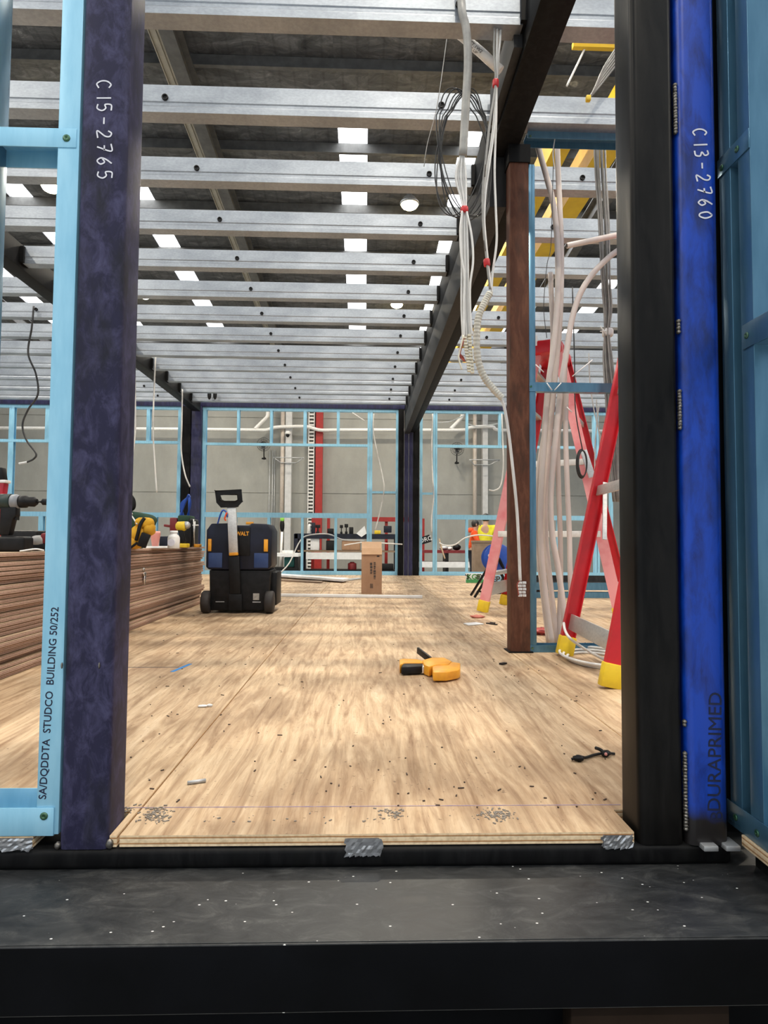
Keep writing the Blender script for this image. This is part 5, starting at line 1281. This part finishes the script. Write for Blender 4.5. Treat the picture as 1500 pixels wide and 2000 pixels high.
q = PY(972,33,2.52); mb = MB(); mb.bar(q+Vector((-.025,-.008,-.006)),q+Vector((.025,-.008,.012)),.004,.012,(0,0,1)); mb.build('pale_tie', m_paper, t)
mb = MB()
for a, b in (((948,322),(947,345)),((945,470),(948,490))): mb.bar(PY(*a,2.512),PY(*b,2.512),.006,.003,(1,0,0))
mb.build('marker_writing', m_print, t)
pts = pxpath([(957,572),(946,592),(935,618),(931,655),(933,700),(945,735),(962,758),(981,778)],2.52,22)
R = [.0133+(.0014 if (i//2)%2 else -.0006) for i in range(len(pts))]
mb = MB(); mb.tube(pts, R, 14, True); mb.build('ribbed_conduit', m_corr, t)
mb = MB(); mb.tube(pxpath([(979,777),(986,800),(994,850),(1001,910),(1009,990),(1013,1060),(1016,1134)],2.52),.0062,10); mb.build('cable_tail', m_cable, t)
mb = MB()
for k in range(5):
    for j in range(2):
        q = PY(1015+j*8+(0 if k%2 else 1),1138+k*6.2,2.52); mb.box(q.x-.006,q.x+.006,2.512,2.526,q.z-.0045,q.z+.0045); mb.lathe(q+Vector((0,-.010,0)),[(.0035,0),(.0025,.003)],8,(0,-1,0))
mb.build('connector_block', m_paper, t); 
mb = MB(); mb.tube(pxpath([(1015,1134),(1010,1142),(1012,1155),(1013,1163)],2.505),.002,6); mb.build('red_core_wire', m_copper, t)
# white marked pipe poking across
t = thing('marked_pipe', 'white pipe end with handwritten marks slanting between the hanging cables', 'pipe', PY(940,100,2.62))
mb = MB(); mb.tube([PY(880,60,2.62),PY(890,65,2.62),PY(891,66,2.62),PY(905,73,2.62),PY(940,103,2.62),PY(978,138,2.62)],[.007,.0085,.014,.019,.020,.020],14); mb.build('pipe', m_white, t)
d_ = (PY(960,122,2.62)-PY(915,82,2.62)).normalized(); up = Vector((-d_.z,0,d_.x)); up = up if up.z > 0 else -up
text3d('ST.1W2', PY(930,92,2.60), (d_.x,0,d_.z), up, .02, m_print, t, 'handwriting', .0006); text3d('FF UP', PY(924,98,2.60), (d_.x,0,d_.z), up, .018, m_print, t, 'handwriting', .0006)
# black cable coil
mb = MB(); c0 = PY(905,300,2.58); rnd = random.Random(9)
for k in range(7):
    rx, rz_ = .098+.012*rnd.random(), .265+.02*rnd.random(); ph = rnd.uniform(-.05,.05); ox = rnd.uniform(-.012,.012)
    pts = []
    for i in range(41):
        a = 2*PI*i/40; wv = 1+.05*math.sin(3*a+k)
        pts.append(c0+Vector((ox+rx*math.cos(a)*wv*(1 if math.sin(a) < .6 else .85)+ph*math.sin(a), -.012+.004*k+.006*math.sin(2*a+k), rz_*math.sin(a))))
    mb.tube(pts, .0026, 6, False)
tag(mb.build('cable_coil', m_blackcable), 'loose coil of thin black cable looped behind the grey sleeved bundle', 'cable')
cable('thin_cord', [(878,30),(868,110),(853,210),(835,280),(828,325)], 3.05, .002, m_greycable, 'thin grey cord hanging left of the sleeved bundle beside the joist holes', 'cord')

# conduits in the frame beside the brown post
DCN = 3.30
con = (
 ([(1040,236),(1052,290),(1066,340),(1080,395),(1087,450),(1090,520),(1088,600),(1081,680),(1070,760),(1063,860),(1057,960),(1056,1050),(1064,1150),(1078,1258)], 'pinkish white conduit starting at the brown post top and bending down behind the frame', .0175, 0),
 ([(1087,236),(1090,330),(1093,400),(1096,470),(1096,560),(1092,650),(1082,760),(1073,860),(1066,960),(1066,1050),(1076,1150),(1088,1258)], 'pinkish white printed conduit with its open top end near the joist, full height', .0165, .035),
 ([(1075,533),(1078,600),(1080,660),(1075,740),(1066,830),(1052,920),(1048,1020),(1056,1120),(1072,1258)], 'pinkish white conduit cut off at mid height, left of the full-height conduits', .0155, .07),
 ([(1215,484),(1190,502),(1160,532),(1135,570),(1118,620),(1106,690),(1094,770),(1085,860),(1076,960),(1078,1040),(1090,1110),(1102,1200),(1104,1258)], 'thick pinkish white conduit curving in from the bare black post', .0175, -.04),
 ([(1104,690),(1100,790),(1090,850),(1091,950),(1094,1040),(1095,1140),(1090,1258)], 'pinkish white conduit hanging straight, left of the two right of the bundle', .0150, .03),
 ([(1106,755),(1105,850),(1108,950),(1112,1040),(1114,1130),(1120,1258)], 'pinkish white conduit hanging straight, rightmost beside the red ladder', .0150, -.01))
for pts, lab, r, dy in con: cable('flexible_conduit', pts, DCN+.02+dy, r*.88, m_conduit, lab, 'conduit', 'conduits beside the brown post', 12)
t = thing('pipe_offcut', 'short pinkish white pipe sticking out level from the bare black post', 'pipe', PY(1150,470,3.12))
MB().tube([PY(1107,480,3.12),PY(1108,479.8,3.12),PY(1160,469,3.12),PY(1225,455,3.12)],[.0135,.0145,.0145,.0145],14).build('pipe', m_conduit, t); q = PY(1107,480,3.12); MB().tube([q+Vector((-.001,0,0)),q+Vector((.004,0,.001))],.010,12).build('bore', m_print, t)
mb = MB()
for a, b in (((1068,748),(1078,762)),((1083,762),(1096,748)),((1046,712),(1062,727)),((1118,735),(1157,703)),((1107,795),(1117,805))): mb.tube([PY(*a,3.15),PY(*b,3.15)],.0028,6)
tag(mb.build('cable_tie', m_paper), 'pale cable ties with loose tails around the bundled conduits at the frame rail', 'cable tie')
# grey wires beside the right post
rnd = random.Random(3)
for k in range(16):
    o = rnd.uniform(-1,1); q_ = rnd.uniform(-1,1); D = 3.38+rnd.uniform(-.03,.03)
    pts = [(1172+14*o,235),(1174+14*o+3*q_,330),(1180+14*o+4*q_,430),(1184+11*o+2*q_,540),(1188+9*o,600),(1186+5*o,650),(1188+10*o,700),(1196+14*o+2*q_,790),(1200+16*o+6*q_,880),(1206+9*o+5*q_,980)]
    cable('grey_wire', pts, D, .0042, m_greycable, 'thin grey wire in the thick bundle left of the bare black post', 'wire', 'grey wires of the thick bundle', 6, 5)
for k, pts in enumerate((((1150,690),(1152,740),(1160,800),(1175,860),(1188,900)),((1165,780),(1168,830),(1175,880),(1178,940),(1172,985)),((1170,790),(1163,860),(1162,920),(1166,990)))):
    cable('loose_wire', pts, 3.45, .0032, m_cable, ('pale loose wire looping left of the thick grey bundle, upper','pale loose wire bowing right below the frame rail','pale loose wire bowing left below the frame rail')[k], 'wire', None, 6)
q = PY(1187,650,3.38); mb = MB(); mb.lathe(q+Vector((0,0,-.02)),[(.026,0),(.03,.008),(.03,.032),(.026,.04)],16); mb.tube([q+Vector((-.02,-.03,0)),q+Vector((-.06,-.05,-.01))],.003,6); mb.tube([q+Vector((-.06,-.05,.02)),q+Vector((-.03,-.04,-.02))],.003,6)
tag(mb.build('white_binding', m_paper), 'white tape binding around the thick bundle of grey wires', 'tape')
for k in range(6):
    cable('grey_wire', [(1235,35+k*10),(1205,90+k*7),(1180-k*2,130+k*8),(1160-k*1.5,175+k*3),(1149+k*.4,192)], 2.95+.01*k, .0042, m_greycable, 'grey wire sweeping up from the yellow tag to the bare black post', 'wire', 'grey wires above the yellow tag', 6, 6)
q = PY(1149,192,2.95); mb = MB(); mb.box(q.x-.011,q.x+.011,2.94,2.962,q.z-.014,q.z+.012); tag(mb.build('yellow_tag', m_yellow, None, .003), 'small yellow tag gathering grey wires below the second joist', 'tag')
cable('hanging_rod', [(1168,38),(1135,110),(1107,168)], 7.2, .012, m_white, 'thin pale rod hanging slantwise under the yellow crane girder', 'rod')
cable('thin_cord', [(1082,280),(1079,380),(1076,480),(1068,520),(1062,600),(1068,660)], 3.22, .0018, m_blackcable, 'thin dark cord hanging left of the conduits beside the brown post', 'cord')
cable('thin_cord', [(1084,268),(1080,300),(1083,330)], 3.2, .003, m_paper, 'short white cord end hanging below the blue top rail', 'cord')

# coil of white cable on the deck by the red ladder
mb = MB(); c0 = PZ(1168,1292,0)
for k in range(3):
    r = .13+.016*k; mb.tube([Vector((c0.x+r*1.0*math.cos(2*PI*i/36), c0.y+r*1.55*math.sin(2*PI*i/36), .007+.010*k)) for i in range(37)],.0062,8,False)
mb.tube(smooth_path([PY(1101,1217,2.92),PY(1104,1232,2.86),PY(1116,1249,2.78),PZ(1150,1272,.03),PZ(1185,1290,.02),PZ(1215,1300,.012)]),.0062,8)
tag(mb.build('coiled_cable', m_cable), 'white cable coiled on the deck inside the red ladder legs', 'cable')

# cords hanging from the joists at the left
t = thing('hanging_cable', 'wavy black cord with a white tip hanging left of the blue stud', 'cord', PY(40,905,6.05))
mb = MB(); mb.tube(pxpath([(66,598),(62,640),(55,690),(70,730),(74,770),(55,800),(44,830),(52,860),(70,885),(66,896),(52,903)],6.05),.009,8); mb.build('cord', m_blackcable, t)
mb = MB(); mb.tube(pxpath([(53,902.5),(46,904),(37,905.5)],6.05),[.010]*17,8); mb.build('white_tip', m_paper, t)
cable('hanging_cable', [(264,640),(263,700),(264,780),(264,840),(260,880),(254,922)], 6.6, .009, m_cable, 'white hanging cord close to the right side of the navy post', 'cord')
cable('hanging_cable', [(304,692),(301,760),(299,840),(302,900),(306,962)], 7.6, .009, m_cable, 'white hanging cord second to the right of the navy post', 'cord')
cable('hanging_cable', [(356,760),(355,830),(354,880),(361,925),(371,951)], 8.9, .010, m_cable, 'white hanging cord in front of the far left posts', 'cord')
# cables at the far frames
cable('far_cable', [(548,1119,10.2),(566,1098,10.3),(584,1060,10.4),(600,1046,10.5),(640,1043,10.5),(670,1054,10.5),(712,1056,10.5)], None, .010, m_cable, 'white cable arching across the lower openings of the window frame', 'cable')
cable('far_cable', [(672,1065),(690,1062),(715,1059),(750,1061),(786,1063)], 10.15, .010, m_cable, 'white cable poking out level behind the cardboard box', 'cable')
cable('far_cable', [(730,808),(729,840),(737,885),(747,930),(750,958),(742,1000),(733,1035)], 10.36, .010, m_cable, 'white cable hanging bowed in the narrow far opening', 'cable')
cable('far_cable', [(845,808),(843,870),(845,930),(847,970),(843,1010),(843,1040)], 10.3, .012, m_cable, 'white cable hanging down the double stud right of the far posts', 'cable')
cable('far_cable', [(688,806),(700,814),(712,822)], 10.36, .010, m_cable, 'short white cable slanting under the far header', 'cable')
cable('far_cable', [(980,808),(982,860),(983,910),(978,948),(966,958),(955,957)], 10.36, .012, m_cable, 'white cable with a hooked end hanging near the brown post', 'cable')
cable('far_cable', [(855,826),(880,823),(905,812)], 10.6, .010, m_cable, 'thin white cable slung under the header, right far frame, left span', 'cable')
cable('far_cable', [(914,828),(935,833),(975,827)], 10.6, .010, m_cable, 'thin white cable slung under the header, right far frame, right span', 'cable')
cable('far_cable', [(858,1060),(868,1065),(888,1064),(908,1051),(935,1045),(972,1048)], 10.2, .011, m_cable, 'white cable arching in front of the orange worker', 'cable')
cable('pale_stick', [(858,1052),(861,1066),(869,1091)], 10.25, .012, M('pale_wood_stick',(.62,.48,.33),(.55,.42,.28),10,.7), 'pale stick standing slanted in the right far frame', 'stick')
mb = MB()
for px in (409,420): mb.ell(PY(px,771,9.6),.03,.03,.075,12,8)
tag(mb.build('hanging_clips', m_black), 'two small black clips hanging under the last joist left of the far posts', 'clip')

# ================================================================== LIGHT
w = bpy.data.worlds.new('sky'); bpy.context.scene.world = w; w.use_nodes = True
bg = w.node_tree.nodes['Background']; bg.inputs[0].default_value = (.80,.90,1.0,1); bg.inputs[1].default_value = SKY
def area(name, loc, rot, sx, sy, e, col=(1,1,1)):
    l = bpy.data.lights.new(name,'AREA'); l.shape = 'RECTANGLE'; l.size = sx; l.size_y = sy; l.energy = e; l.color = col
    o = bpy.data.objects.new(name,l); C.objects.link(o); o.location = loc; o.rotation_euler = rot; return o
def lampl(x, y, z, e):
    l = bpy.data.lights.new('lamp_light','AREA'); l.shape = 'DISK'; l.size = .36; l.energy = e; l.color = (1.0,.90,.74)
    o = bpy.data.objects.new('lamp_light', l); C.objects.link(o); o.location = (x,y,z)
for x in (1.0, -6.65, 8.65):
    for y in (-4.0, 1.9, 7.8):  # lamp grid carried on out of view, front row added to light front faces
        lampspots.append((x,y,7.93))
for p in lampspots: lampl(*p, LAMP)
sc = bpy.context.scene
sc.view_settings.view_transform = 'Standard'; sc.view_settings.look = 'None'; sc.view_settings.gamma = 1; sc.view_settings.exposure = EXPO
sc.view_settings.use_curve_mapping = False
sc.cycles.use_denoising = True
sc.cycles.max_bounces = 8; sc.cycles.diffuse_bounces = 5; sc.cycles.sample_clamp_indirect = 8
